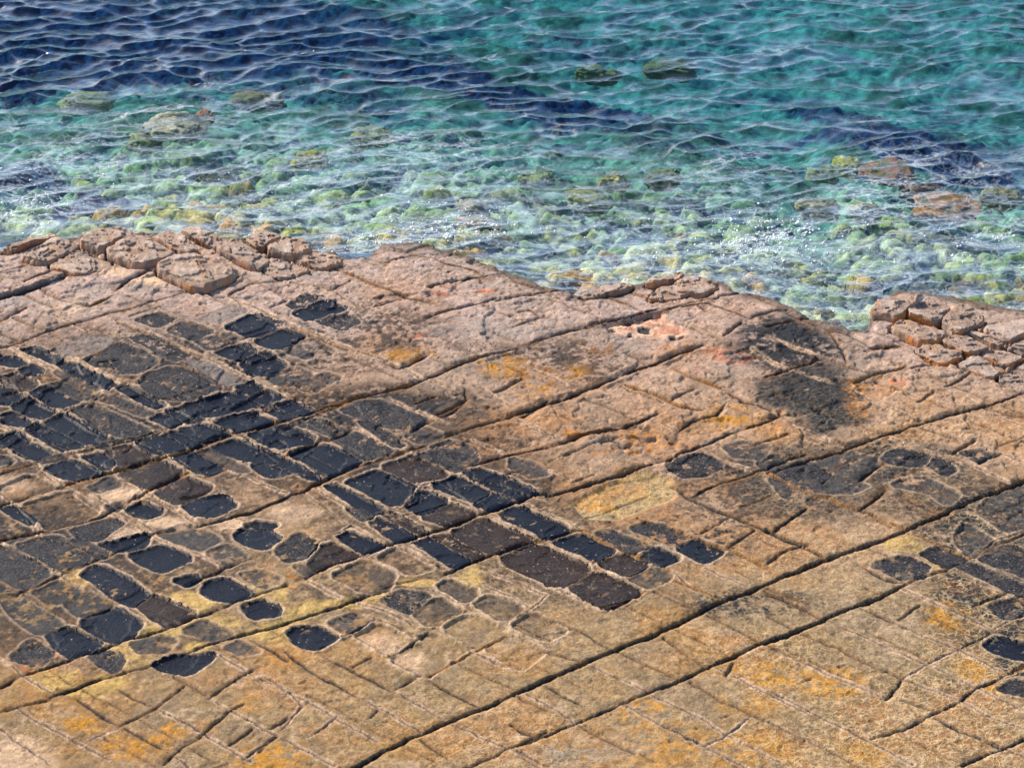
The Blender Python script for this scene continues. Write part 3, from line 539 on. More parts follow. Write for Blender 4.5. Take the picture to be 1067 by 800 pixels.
hd = np.exp(-np.clip(D['d'] / .0035, 0, 30)); inpan = None
hh = np.exp(-np.clip(D['h'] / .005, 0, 30))
rr = np.exp(-(np.clip(D['r'], 0, 9) / .012) ** 2); oo = np.exp(-(np.clip(D['o'], 0, 9) / .011) ** 2)
pan_in = sst(.012, -.030, SD); rim = np.exp(-((SD - .014) / .015) ** 2)
rimk = np.where(PK == 4, .3, np.where(PK == 3, .6, 1.0))
LOW = .016 * fbm(X, Y, .55, 71, 3)
near = sst(0, .07, np.minimum.reduce([D['d'], D['h'] + .03, D['r'] + .03, D['o'] + .02]))
ZS = LOW + .008 * cellh[LAB] * near + .006 * near
ZS -= hd * np.clip(Wd * 3.2 - .012, .016, .055)
ZS -= .020 * np.exp(-(R0['h'] / .013) ** 2) * (1 - sst(.012, -.030, SD))
hair = fbm(X, Y, 7, 81, 2)
ZS += (.014 + .006 * hair) * rr - .024 * np.exp(-(R0['r'] / .010) ** 2)
ZS += .012 * oo - .030 * np.exp(-np.clip(D['o'] / .004, 0, 30))
ZS += .009 * rim * rimk * (1 - hd) - .020 * pan_in * np.where(PK == 4, .35, np.where(PK == 3, .7, 1))
ZS -= .15 * sst(.035, -.01, SDB)
# chipped ledges: flakes of the bedding have broken off in steps
ter = fbm(X, Y, 1.1, 91, 4, .55)
flk = fbm(X, Y, 3.2, 95, 4, .6)
upper = sst(29.5, 33.0, Y + .1 * X)
ZS += (.020 * sst(.10, .125, ter) - .018 * sst(.24, .26, -ter) + .010 * sst(.22, .24, flk)) * (.35 + .65 * upper) * near
for c_, u_, v_, ru, rv, dep in ((7, 480, 170, 130, 60, .05), (3, 420, 760, 120, 50, .04), (2, 560, 360, 150, 20, .03), (4, 110, 640, 120, 50, .03), (4, 450, 590, 80, 40, .03), (7, 700, 90, 90, 40, .03)):
    ctr = pts(c_, '%f %f' % (u_, v_))[0]; k_ = CROP[c_][2]
    e = np.hypot((X - ctr[0]) / (ru / k_ * .0105), (Y - ctr[1]) / (rv / k_ * .0225)) + .5 * fbm(X, Y, 4, 300 + u_, 3)
    ZS -= dep * sst(1.05, .85, e) * (.6 + .8 * (fbm(X, Y, 9, 310, 3) + .5) * .5)
ZF = .0075 * fbm(X, Y, 9, 101, 5, .62) + .0025 * fbm(X, Y, 45, 111, 2)
pits = fbm(X, Y, 16, 121, 3, .6)
ZF -= .010 * sst(.32, .5, pits) * (.3 + .7 * upper)
rough_cell = .4 + .6 * (cellc[LAB] + 1)
ZF *= rough_cell * .6 + .4
ZF -= .012 * sst(.30, .36, fbm(X, Y, 5, 125, 4, .6)) * sst(.3, .6, cello[LAB])

def lattice_field():
    p = pts(*POOL); sl = window(p, .1); return p, sl, poly_sd(WX[sl], WY[sl], smooth_poly(p))
pool_p, pool_sl, pool_sd = lattice_field()
tmp = np.zeros(X.shape); tmp[pool_sl] = sst(.02, -.05, pool_sd); ZS -= .03 * tmp; pool_m = tmp
pk = pts(*PINK); pk_sl = window(pk, .1); pk_sd = poly_sd(WX[pk_sl], WY[pk_sl], smooth_poly(pk, 1))
tmp = np.zeros(X.shape); tmp[pk_sl] = sst(.015, -.03, pk_sd); ZS -= .06 * tmp; pink_m = tmp

# the shore: the shelf breaks off under the water
dsh = Y - shore_y(X) + .07 * fbm(X, Y, 2.2, 131, 4) + .03 * fbm(X, Y, 9, 135, 3) + .03 * cellh[LAB]
ZS -= .03 * sst(-.5, 0, dsh)
ZS -= .24 * sst(-.015, .05, dsh) + .5 * sst(.15, .8, dsh) + 2.0 * sst(.6, 2.5, dsh)
Z = ZS + ZF

PD = []; pud_m = np.zeros(X.shape)
for c_, s_, lb_ in PUDDLES:
    p_ = pts(c_, s_, 0); sl_ = window(p_, .1); sd_p = poly_sd(WX[sl_], WY[sl_], smooth_poly(p_, 1)) - .01
    pud_m[sl_] = np.maximum(pud_m[sl_], sst(.02, -.03, sd_p)); PD.append((p_, sl_, sd_p, lb_))
Z -= .045 * pud_m; ZS -= .045 * pud_m
# ---- colour of the stone
def mixc(C, c, m):
    m = np.clip(m, 0, 1)[..., None]
    return C * (1 - m) + np.array(c) * m
lowm = sst(32.2, 28.2, Y + .12 * X + .8 * fbm(X, Y, .5, 141, 2)); midm = sst(35.2, 32.6, Y + .05 * X)
C = np.ones(X.shape + (3,)) * np.array((.490, .362, .302))
C = mixc(C, (.41, .25, .145), midm * .8)
C = mixc(C, (.305, .200, .102), lowm)
n_a = fbm(X, Y, .9, 151, 4, .6); n_b = fbm(X, Y, 3.5, 161, 5, .65); n_c = fbm(X, Y, 18, 171, 3, .7)
C *= (1 + .10 * cellc[LAB] * near + .14 * n_b + .12 * n_c)[..., None]
C = mixc(C, (.40, .19, .075), sst(.0, .45, n_a) * (.25 + .35 * midm))
C = mixc(C, (.30, .255, .215), sst(.10, .45, -n_a + .3 * n_b) * .40 * (1 - .5 * lowm))
C = mixc(C, (.46, .20, .04), sst(.15, .7, fbm(X, Y, 1.4, 181, 4) + .25 * cello[LAB]) * (.12 + .26 * lowm))
C = mixc(C, (.15, .105, .065), sst(.14, .42, n_b + .6 * n_c) * .55)
C = mixc(C, (.60, .45, .32), sst(.14, .5, -n_b + .6 * n_c) * .35)
for c_, u_, v_, ru, rv, col, stg in BLOBS:
    ctr = pts(c_, '%f %f' % (u_, v_))[0]; k_ = CROP[c_][2]; rx, ry = ru / k_ * .0105, rv / k_ * .0235
    sl = window([ctr], max(rx, ry) * 1.9)
    if X[sl].size == 0: continue
    e = np.hypot((X[sl] - ctr[0]) / rx, (Y[sl] - ctr[1]) / ry)
    e = e + .55 * n_b[sl] + .35 * fbm(X[sl], Y[sl], 1.7, 500 + int(u_), 3)
    m = sst(1.25, .45, e)
    if col in (BR, BK): m = sst(1.4, .75, e) * sst(-.42, .22, n_b[sl] * 1.1 + n_c[sl] * 1.2 + .35 * cello[LAB[sl]] + (stg - .66) * 1.4)
    if col is DK: m = m * sst(-.40, .12, n_b[sl] * 1.2 + n_c[sl] * 1.0 + (stg - .55) * .9) 
    if col is YE: m = sst(1.1, .7, e) * (1 - pan_in[sl])
    if col in (OC, OR, GR): m = m * sst(-.22, .26, n_b[sl] + n_c[sl] + .25 * (m - .5))
    if col is YE: m = m * sst(-.55, -.1, n_b[sl] + n_c[sl])
    if col in (RD,): m = m * sst(-.25, .15, n_c[sl] + n_b[sl])
    C[sl] = mixc(C[sl], col, m * min(stg if col not in (BR, BK) else 1, 1.0) * (1.0 if col in (YE, BK, DK) else .9))
rw = np.exp(-(np.clip(D['r'] - .006, 0, 9) / .011) ** 2)
C = mixc(C, (.25, .15, .09), np.exp(-(np.clip(D['r'], 0, 9) / .030) ** 2) * .45 * sst(-.5, .3, n_b + n_c))
C = mixc(C, (.68, .49, .35), rw * .80 * sst(-.75, .1, n_b + n_c))
C = mixc(C, (.075, .045, .028), np.exp(-(R0['r'] / .0115) ** 2) * .95 * sst(-.75, -.25, hair + .5 * n_b))
C = mixc(C, (.66, .48, .34), rim * .78 * rimk * (PK != 4) * sst(-.8, .0, n_b + n_c))
C = mixc(C, (.40, .17, .045), np.exp(-(np.clip(D['o'], 0, 9) / .022) ** 2) * .75 * sst(-.5, .3, n_b + n_c))
C = mixc(C, (.25, .115, .045), np.exp(-(np.clip(D['d'], 0, 9) / .040) ** 2) * .8 * sst(-.35, .2, n_b) * (1 - .6 * lowm))
pn = n_b * 1.2 + n_c * .9
C = mixc(C, (.03, .031, .036), pan_in * (PK == 1) * sst(-.55, -.1, pn) * .95)
C = mixc(C, (.07, .052, .040), pan_in * (PK == 2) * sst(-.7, .1, pn) * .9)
C = mixc(C, (.045, .042, .042), pan_in * (PK == 3) * sst(-.5, .1, pn) * .92)
C = mixc(C, (.24, .20, .175), pan_in * (PK == 4) * .7)
C = mixc(C, (.014, .014, .018), np.exp(-np.clip((D['d'] - .003) / .005, 0, 30)) * .96)
C = mixc(C, (.05, .034, .024), np.exp(-(R0['h'] / .012) ** 2) * .92 * (1 - pan_in))
C = mixc(C, (.22, .12, .06), np.exp(-(np.clip(D['h'], 0, 9) / .030) ** 2) * .6 * sst(-.4, .3, n_b + n_c))
C = mixc(C, (.16, .08, .03), np.exp(-np.clip(D['o'] / .004, 0, 30)) * .8)
pool_m = pool_m * sst(-.75, -.1, n_b + n_c)
C = mixc(C, (.42, .29, .13), pool_m * .85); C = mixc(C, (.56, .27, .06), pool_m * sst(.1, .4, n_a * 0 + fbm(X, Y, 2.2, 190, 2) + .25) * .8)
pkn = fbm(X, Y, 5.5, 201, 3, .5)
pkz = pink_m
C = mixc(C, (.72, .50, .36), pkz); C = mixc(C, (.60, .31, .21), pkz * sst(.14, .28, pkn)); C = mixc(C, (.05, .04, .04), pkz * sst(.14, .2, -pkn) )
Z -= .03 * pkz * sst(.10, .2, -pkn)
C = mixc(C, (.09, .075, .05), sst(.05, .16, dsh) * .85)
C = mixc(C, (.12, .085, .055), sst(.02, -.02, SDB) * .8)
C = mixc(C, (.02, .022, .028), pud_m)
C = mixc(C, (.10, .07, .05), sst(-.30, -.02, dsh + .14 * n_b) * .85)
C = C * .80 * (1 + .22 * n_c + .16 * n_b)[..., None]
lum = C @ np.array((.3, .55, .15)); C = lum[..., None] + (C - lum[..., None]) * 1.2
C = np.clip(C, .004, .9)
lace = np.clip(.95 * lowm * sst(-4.5, -.5, X + .25 * (Y - 28)) + .75 * sst(1.5, 3.5, X) * sst(34.4, 32, Y) + pool_m * 1.6, 0, 1.5) * (1 - hd) * (1 - pan_in * .6) * sst(0, .03, np.minimum(R0['h'], R0['r'])) * (.55 + .45 * sst(-.2, .3, n_a))  # where the painted caustic lines show: lower slabs, right side and pool
v = np.stack([X, Y, Z], -1).reshape(-1, 3)
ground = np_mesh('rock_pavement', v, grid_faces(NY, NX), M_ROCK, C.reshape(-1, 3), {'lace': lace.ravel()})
tag(ground, kind='structure')

# ------------------------------------------------------------------ dark pans: a skin of wet algae lying in each hollow
ORD = ['leftmost', 'second', 'third', 'fourth', 'fifth', 'sixth', 'seventh', 'eighth', 'ninth', 'tenth', 'eleventh', 'twelfth', 'thirteenth', 'fourteenth', 'fifteenth', 'sixteenth', 'seventeenth', 'eighteenth', 'nineteenth', 'twentieth']
info = []
for k, raw, p, sl, sd in PAN:
    cx = sum(q[0] for q in raw) / len(raw); cy = sum(q[1] for q in raw) / len(raw)
    # across: position measured square to the long deep joints, growing away from the sea
    across = math.sin(ang) * cx - math.cos(ang) * cy
    a = sum(raw[i][0] * raw[(i + 1) % len(raw)][1] - raw[(i + 1) % len(raw)][0] * raw[i][1] for i in range(len(raw))) / 2
    per = np.array(raw); dd = per - per.mean(0); ev = np.linalg.eigvalsh(dd.T @ dd)
    info.append([k, raw, p, sl, sd, cx, cy, across, abs(a), math.sqrt(ev[1] / max(ev[0], 1e-6))])
info.sort(key=lambda r: r[7])
nrow = 12; lo, hi = info[0][7], info[-1][7]
rows = {}
for r in info: rows.setdefault(min(nrow - 1, int((r[7] - lo) / (hi - lo + 1e-6) * nrow)), []).append(r)
ci = 0
for ri, key in enumerate(sorted(rows)):
    rw = sorted(rows[key], key=lambda r: r[5])
    for j, (k, raw, p, sl, sd, cx, cy, ac, area, asp) in enumerate(rw):
        e = sd + .030 * n_c[sl] + .026 * n_b[sl]
        off = {'K': .0034, 'B': .0030, 'M': .0008}[k]
        zf = ZS[sl] + off + .0016 * n_b[sl] - .03 * sst(-.008, .014, e)
        own = sd <= SD[sl] + 1e-9
        zf = np.where(own, zf, zf - .05)
        m = (zf > Z[sl] - .0015) & (sd < .014) & own
        fm = m[:-1, :-1] | m[1:, :-1] | m[:-1, 1:] | m[1:, 1:]
        hgt, wid = m.shape
        f = grid_faces(hgt, wid).reshape(hgt - 1, wid - 1, 4)[fm]
        if len(f) < 12: continue
        used, inv = np.unique(f, return_inverse=True)
        vv = np.stack([X[sl], Y[sl], zf], -1).reshape(-1, 3)[used]
        o_c = np.array((cx, cy, vv[:, 2].mean()))
        o = np_mesh('dark_pan', vv - o_c, inv.reshape(f.shape), M_FILM[k])
        o.location = o_c
        size = 'small' if area < .09 else ('large' if area > .30 else '')
        shape = 'narrow' if asp > 2.6 else ('squarish' if asp < 1.45 else 'oblong')
        shade = {'K': 'black', 'B': 'brown-black', 'M': 'mottled grey-black'}[k]
        place = 'leftmost' if j == 0 else ('rightmost' if j == len(rw) - 1 else ORD[min(j, 19)] + ' from left')
        rown = 'the row nearest the sea' if ri == 0 else ('the row farthest from the sea' if ri == len(rows) - 1 else 'the %s row back from the sea' % (ORD[ri] if ri else 'first'))
        tag(o, ' '.join(('%s %s %s pan, %s in %s' % (size, shade, shape, place, rown)).split()), 'rock pan', 'dark algae-filled pans sunk in the jointed rock pavement')
        ci += 1
print('dark pans', ci)

# ------------------------------------------------------------------ blocks along the sea edge
def noise3(x, y, z, f, seed, o=4, g=.55):
    return (fbm(x + .37 * z, y - .21 * z, f, seed, o, g) + fbm(y + 5.1, z + .3 * x, f, seed + 9, o, g) + fbm(z - 3.3, x + .2 * y, f, seed + 17, o, g)) / 1.6

def resample(p, n):
    q = np.array(p + [p[0]]); s = np.concatenate([[0], np.cumsum(np.hypot(*np.diff(q, axis=0).T))])
    t = np.linspace(0, s[-1], n, endpoint=False)
    return np.stack([np.interp(t, s, q[:, 0]), np.interp(t, s, q[:, 1])], -1)

def make_block(base, h, labl_, crop, seed):
    n = 150
    P = resample(base, n); c = P.mean(0)
    rings = []; prof = []
    z0 = LOW[np.searchsorted(GY, c[1]), np.searchsorted(GX, c[0])] - .02
    for t in np.linspace(0, 1, 7)[:-1]: rings.append(1.06 - .05 * t); prof.append(-.30 + t * (.28 + h * .66))
    for t in np.linspace(0, 1, 40): 
        q = 1.005 - .965 * t; rings.append(q); e = max(0, (1 - q))
        prof.append(-.02 + h * (.66 + .30 * (1 - math.exp(-e / .030)) + .04 * (1 - (1 - e) ** 2)))
    V = []; 
    for q, z in zip(rings, prof):
        V.append(np.column_stack([c + (P - c) * q, np.full(n, z0 + z)]))
    V = np.array(V); S = V.shape
    x, y, z = V[..., 0], V[..., 1], V[..., 2]
    q = np.array(rings)[:, None]
    a = noise3(x, y, z, 3.2, 700 + seed); b = noise3(x, y, z, 11, 800 + seed); 
    d = V[..., :2] - c; dn = d / (np.linalg.norm(d, axis=-1, keepdims=True) + 1e-6)
    side = sst(.86, 1.0, q)
    V[..., :2] += dn * ((.020 * a + .020 * b) * side)[..., None]
    led = noise3(x, y, z, 5, 900 + seed)
    V[..., 2] += (1 - side * .5) * (.016 * a + .013 * b) + .018 * sst(.12, .16, led) - .022 * sst(.2, .26, -led) + (h * .18) * ((x - c[0]) * .6 + (y - c[1])) / .4 * (1 if seed % 2 else -.6)
    # bedding-plane notches on the sides
    V[..., :2] -= dn * (.012 * side * (np.sin(z * 95 + 3 * a) > .4))[..., None]
    Cc = np.ones(S) * np.array((.42, .285, .205))
    Cc *= (1 + .35 * b + .2 * a)[..., None]
    Cc = mixc(Cc, (.33, .17, .075), sst(.0, .5, b + .3 * a) * .7)
    Cc = mixc(Cc, (.56, .43, .34), sst(.05, .4, led) * .6 * (1 - side))
    org = sst(.94, 1.0, q) * sst(.2, -.6, dn[..., 1]) * (.95 if crop == 4 else .40)
    Cc = mixc(Cc, (.62, .20, .03), org * sst(-.5, .3, b + a))
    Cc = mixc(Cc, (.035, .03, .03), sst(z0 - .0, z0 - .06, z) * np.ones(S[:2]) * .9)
    Cc = np.clip(Cc * .88, .01, .9)
    R_ = len(rings); i = np.arange(R_ - 1)[:, None] * n; j = np.arange(n)[None, :]; j2 = (j + 1) % n
    f = np.stack([i + j, i + j2, i + n + j2, i + n + j], -1).reshape(-1, 4)
    V = V.reshape(-1, 3); Cc = Cc.reshape(-1, 3)
    # close top and bottom with fans of quads folded onto a centre vertex pair
    top = (R_ - 1) * n
    V = np.vstack([V, V[top:top + n].mean(0), [c[0], c[1], z0 - .3]]); Cc = np.vstack([Cc, Cc[top], Cc[0]])
    it, ib = len(V) - 2, len(V) - 1
    cap = [[top + k, top + (k + 1) % n, top + (k + 2) % n, it] for k in range(0, n, 2)] + [[(k + 2) % n, (k + 1) % n, k, ib] for k in range(0, n, 2)]
    f = np.vstack([f, np.array(cap)])
    org_ = np.array((c[0], c[1], z0))
    o = np_mesh('rock_block', V - org_, f, M_BLOCK, Cc, {'lace': np.zeros(len(V))})
    o.location = org_
    tag(o, labl_, 'rock block', 'loose-jointed rock blocks along the sea edge')
for s_, (base, h, lb, cr_) in enumerate(BLK): make_block(base, h * (.66 if cr_ == 4 else .85), lb, cr_, s_)

# ------------------------------------------------------------------ the lattice pool: a clear film of water over yellow stone
m, nt, ns, ln = new_mat('clear_pool_water')
out = ns.new('ShaderNodeOutputMaterial'); mx = ns.new('ShaderNodeMixShader'); tr = ns.new('ShaderNodeBsdfTransparent'); gl = ns.new('ShaderNodeBsdfGlossy'); lw, fr = facing_fresnel(ns, ln, .02, 5)
tr.inputs[0].default_value = (1, .98, .90, 1); gl.inputs['Roughness'].default_value = .08
pos = ns.new('ShaderNodeNewGeometry').outputs['Position']; nn = noise(ns, ln, 11, 2, .5, pos); bp = ns.new('ShaderNodeBump'); bp.inputs['Distance'].default_value = .01; bp.inputs['Strength'].default_value = .6
ln.new(nn.outputs[0], bp.inputs['Height']); ln.new(bp.outputs[0], lw.inputs['Normal']); ln.new(bp.outputs[0], gl.inputs['Normal'])
ln.new(fr.outputs[0], mx.inputs[0]); ln.new(tr.outputs[0], mx.inputs[1]); ln.new(gl.outputs[0], mx.inputs[2]); ln.new(mx.outputs[0], out.inputs[0])
M_POOL = m
zf = ZS[pool_sl] + .008 - .04 * sst(-.03, .02, pool_sd)
mk = (zf > Z[pool_sl] - .002) & (pool_sd < .02)
fm = mk[:-1, :-1] | mk[1:, :-1] | mk[:-1, 1:] | mk[1:, 1:]
hgt, wid = mk.shape; f = grid_faces(hgt, wid).reshape(hgt - 1, wid - 1, 4)[fm]; used, inv = np.unique(f, return_inverse=True)
vv = np.stack([X[pool_sl], Y[pool_sl], zf], -1).reshape(-1, 3)[used]; oc = vv.mean(0)
o = np_mesh('rock_pool', vv - oc, inv.reshape(f.shape), M_POOL); o.location = oc
tag(o, 'shallow clear pool over yellow and orange stone, just below the long dark joint', 'rock pool')

m, nt, ns, ln = new_mat('still_sea_water')
out = ns.new('ShaderNodeOutputMaterial'); mx = ns.new('ShaderNodeMixShader'); tr = ns.new('ShaderNodeBsdfTransparent'); gl = ns.new('ShaderNodeBsdfGlossy'); lw, fr = facing_fresnel(ns, ln)
tr.inputs[0].default_value = (.55, .75, .9, 1); gl.inputs['Roughness'].default_value = .05
pos = ns.new('ShaderNodeNewGeometry').outputs['Position']; nn = noise(ns, ln, 16, 3, .6, pos); bp = ns.new('ShaderNodeBump'); bp.inputs['Distance'].default_value = .012; bp.inputs['Strength'].default_value = .7
ln.new(nn.outputs[0], bp.inputs['Height']); ln.new(bp.outputs[0], lw.inputs['Normal']); ln.new(bp.outputs[0], gl.inputs['Normal'])
ln.new(fr.outputs[0], mx.inputs[0]); ln.new(tr.outputs[0], mx.inputs[1]); ln.new(gl.outputs[0], mx.inputs[2]); ln.new(mx.outputs[0], out.inputs[0])
for p_, sl_, sd_p, lb_ in PD:
    lev = np.median(Z[sl_][sd_p < -.005]) + .018 if (sd_p < -.005).any() else Z[sl_].min() + .02
    zf = lev - .05 * sst(.0, .03, sd_p)
    mk = (zf > Z[sl_] - .002) & (sd_p < .03)
    fm = mk[:-1, :-1] | mk[1:, :-1] | mk[:-1, 1:] | mk[1:, 1:]
    hgt, wid = mk.shape; f = grid_faces(hgt, wid).reshape(hgt - 1, wid - 1, 4)[fm]
    if len(f) < 4: continue
    used, inv = np.unique(f, return_inverse=True)
    vv = np.stack([X[sl_], Y[sl_], zf], -1).reshape(-1, 3)[used]; oc = vv.mean(0)
    o = np_mesh('sea_puddle', vv - oc, inv.reshape(f.shape), m); o.location = oc
    tag(o, lb_, 'puddle', 'seawater left in joints and notches by the edge')

# ------------------------------------------------------------------ seabed
SX = axis(-9, 9, .035, -160, 160, 1.25); SY = axis(32.6, 55, .04, 30.5, 420, 1.25)
BX, BY = np.meshgrid(SX, SY)
dB = BY - shore_y(BX)
n1 = fbm(BX, BY, .55, 211, 4); n2 = fbm(BX, BY, 1.9, 221, 4, .6); n3 = fbm(BX, BY, 7, 231, 4, .6)
def vor(x, y, f, seed):
    x = x * f; y = y * f; xi = np.floor(x); yi = np.floor(y); b1 = np.full(x.shape, 9.0); b2 = b1.copy(); idv = np.zeros(x.shape)
    for i in (-1, 0, 1):
        for j in (-1, 0, 1):
            cx, cy = xi + i, yi + j
            h1 = np.modf(np.sin(cx * 127.1 + cy * 311.7 + seed) * 43758.5453)[0] % 1; h2 = np.modf(np.sin(cx * 269.5 + cy * 183.3 + seed) * 43758.5453)[0] % 1
            d = np.hypot(cx + h1 - x, cy + h2 - y); m = d < b1
            b2 = np.where(m, b1, np.minimum(b2, d)); b1 = np.where(m, d, b1); idv = np.where(m, h1, idv)
    return b1, b2 - b1, idv
vx, vy = BX + .22 * n2, BY * .8 + .22 * fbm(BX, BY, 1.9, 241, 3)
c1, e1, i1 = vor(vx, vy, 2.5, 1.3); c2, e2, i2 = vor(vx, vy, 6.0, 5.1)
cob = sst(0, .35, e1) * (.3 + .7 * i1) + .4 * sst(0, .3, e2) * i2
shallow = sst(7.0, 3.6, dB + 1.0 * n1)
BZ = WL - .22 - .50 * sst(0, 4, dB) - 1.1 * sst(3, 11, dB) - 2.5 * sst(12, 60, dB) + .20 * n1 + .10 * n2 + .03 * n3 + .13 * cob * (.35 + .65 * shallow) - .06
BZ = np.minimum(BZ, WL - .03)
BC = np.ones(BX.shape + (3,)) * np.array((.44, .40, .20))
BC = mixc(BC, (.40, .29, .07), sst(.35, .7, i1) * .9); BC = mixc(BC, (.52, .50, .36), sst(.45, .1, i2) * .55)
BC = mixc(BC, (.46, .22, .05), (i1 > .86) * .75); BC = mixc(BC, (.10, .13, .06), sst(.2, .0, i1) * .8)
BC = mixc(BC, (.16, .24, .06), sst(.05, .4, n2) * .7)
BC = mixc(BC, (.010, .025, .055), sst(.22, .04, e1) * .75); BC = mixc(BC, (.03, .045, .04), sst(.22, .0, e2) * .6); BC = mixc(BC, (.012, .03, .07), sst(.05, .35, -n2 - .2 * n1) * .75)
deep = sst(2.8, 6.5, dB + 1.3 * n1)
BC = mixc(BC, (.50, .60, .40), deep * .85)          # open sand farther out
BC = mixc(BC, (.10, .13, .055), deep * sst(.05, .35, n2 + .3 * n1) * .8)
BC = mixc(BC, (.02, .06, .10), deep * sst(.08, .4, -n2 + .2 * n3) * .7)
# dark weed beds: x, y, rx, ry, tilt (pixels), traced on the photograph
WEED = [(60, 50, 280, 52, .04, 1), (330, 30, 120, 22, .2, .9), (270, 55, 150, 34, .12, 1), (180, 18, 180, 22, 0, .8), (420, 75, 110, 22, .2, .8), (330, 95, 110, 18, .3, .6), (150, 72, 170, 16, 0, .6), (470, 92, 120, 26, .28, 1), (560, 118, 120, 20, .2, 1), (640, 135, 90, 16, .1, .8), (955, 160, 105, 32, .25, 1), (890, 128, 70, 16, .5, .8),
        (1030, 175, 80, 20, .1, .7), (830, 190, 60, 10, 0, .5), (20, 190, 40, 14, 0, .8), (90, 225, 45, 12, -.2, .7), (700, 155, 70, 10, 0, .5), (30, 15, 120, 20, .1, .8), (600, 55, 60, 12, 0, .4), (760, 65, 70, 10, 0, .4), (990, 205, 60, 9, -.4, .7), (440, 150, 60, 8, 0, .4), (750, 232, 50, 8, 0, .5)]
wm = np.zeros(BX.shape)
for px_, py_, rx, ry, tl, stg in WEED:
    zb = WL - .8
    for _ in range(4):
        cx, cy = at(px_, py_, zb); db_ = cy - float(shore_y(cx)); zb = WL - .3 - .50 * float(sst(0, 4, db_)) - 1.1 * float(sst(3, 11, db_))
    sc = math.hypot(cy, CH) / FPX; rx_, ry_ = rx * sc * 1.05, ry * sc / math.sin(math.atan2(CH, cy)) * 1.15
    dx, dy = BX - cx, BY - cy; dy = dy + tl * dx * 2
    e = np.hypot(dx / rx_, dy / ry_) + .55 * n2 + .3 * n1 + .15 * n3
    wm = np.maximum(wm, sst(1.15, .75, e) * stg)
BC = mixc(BC, (.005, .026, .125), wm * .98)  # weed, with the blue of light scattered by the water painted in
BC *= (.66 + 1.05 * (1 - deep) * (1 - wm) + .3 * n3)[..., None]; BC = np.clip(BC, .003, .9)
BZ += .12 * wm * (n3 + .4)
M_BED = rock_material('seabed_rock_and_sand', .9, .02)
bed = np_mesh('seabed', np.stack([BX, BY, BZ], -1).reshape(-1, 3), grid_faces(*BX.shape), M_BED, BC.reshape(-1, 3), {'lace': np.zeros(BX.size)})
tag(bed, kind='structure')

# ------------------------------------------------------------------ boulders lying in the water
def icos(sub):
    import bmesh
    bm = bmesh.new(); bmesh.ops.create_icosphere(bm, subdivisions=sub, radius=1)
    bm.verts.ensure_lookup_table()
    v = np.array([q.co[:] for q in bm.verts]); f = np.array([[w.index for w in q.verts] for q in bm.faces]); bm.free(); return v, f
IV, IF = icos(5)
BOUL = [  # px, py, width px, depth px, depth of the top under water, colour, label
 (985, 203, 72, 26, -.01, (.46, .22, .07), 'large orange-brown boulder under the water at the right, below the dark blue patch'),
 (925, 165, 50, 16, .05, (.34, .15, .08), 'reddish boulder under the water beside the left end of the dark blue patch'),
 (885, 152, 26, 12, .05, (.55, .48, .05), 'small bright yellow weedy rock under the water, left of the reddish boulder'),
 (182, 118, 56, 22, .03, (.55, .47, .30), 'pale rounded boulder ringed by a thin white ripple at the upper left'),
 (150, 128, 34, 13, .10, (.42, .38, .14), 'olive-yellow boulder touching the left side of the pale rounded one'),
 (85, 85, 46, 12, .15, (.36, .34, .16), 'dull yellowish rock under the water at the far upper left'),
 (212, 103, 20, 10, .05, (.48, .16, .06), 'small rust-red rock behind the pale rounded boulder'),
 (323, 145, 36, 12, .10, (.50, .38, .07), 'yellow-ochre rock under the water, right of the pale rounded boulder'),
 (600, 278, 44, 16, .03, (.60, .31, .05), 'ochre boulder in the water just off the middle shore, left of a matching one'),
 (626, 288, 40, 13, .02, (.58, .33, .06), 'ochre boulder closest to the middle shore, right one of the pair'),
 (388, 122, 40, 14, .10, (.36, .34, .10), 'olive boulder under the water below the top centre-left'),
 (860, 160, 34, 12, .12, (.34, .36, .10), 'green weedy rock under the water left of the small bright yellow one'),
 (905, 198, 36, 13, .05, (.36, .28, .07), 'brown-gold rock between two pale ones below the reddish boulder'),
 (855, 196, 44, 12, .06, (.48, .38, .22), 'tan flattened rock under the water left of the brown-gold one'),
 (640, 168, 34, 12, .08, (.52, .40, .12), 'small golden rock under the water in the middle of the shallows'),
 (615, 188, 50, 14, .09, (.40, .36, .10), 'wide olive rock just below the small golden one'),
 (500, 213, 46, 12, .08, (.48, .26, .07), 'orange-tinted rock under the water in the centre shallows'),
 (690, 165, 38, 12, .12, (.20, .20, .08), 'dark olive rock at the right end of the central dark weed'),
 (1010, 300, 60, 18, .03, (.26, .34, .05), 'bright green weed-covered boulder behind the right rock cluster'),
 (826, 318, 38, 12, .02, (.30, .30, .06), 'mossy green rock in the water at the mouth of the inlet'),
 (862, 322, 30, 10, .02, (.20, .11, .05), 'dark brown rock in the water beside the mossy one at the inlet'),
 (1045, 185, 40, 14, .08, (.42, .32, .14), 'brown rock under the water near the right edge, beside the dark patch'),
 (960, 178, 40, 9, .05, (.30, .15, .09), 'low dark red rock between the reddish boulder and the large orange-brown one'),
 (700, 45, 50, 14, .30, (.30, .28, .08), 'olive rock deep under teal water at the top, right of centre'),
 (620, 48, 44, 11, .30, (.34, .36, .08), 'yellow-green rock deep under teal water at the top centre'),
 (440, 215, 60, 16, .12, (.38, .40, .24), 'broad pale green slab under the water above the smooth shore'),
 (560, 165, 44, 13, .10, (.30, .32, .14), 'grey-green boulder at the lower edge of the central dark weed'),
 (270, 85, 48, 12, .16, (.22, .17, .09), 'dark brown boulder at the edge of the dark blue water, upper left'),
 (60, 245, 40, 10, .05, (.20, .24, .10), 'dark green rock under foam just off the leftmost shore blocks'),
]
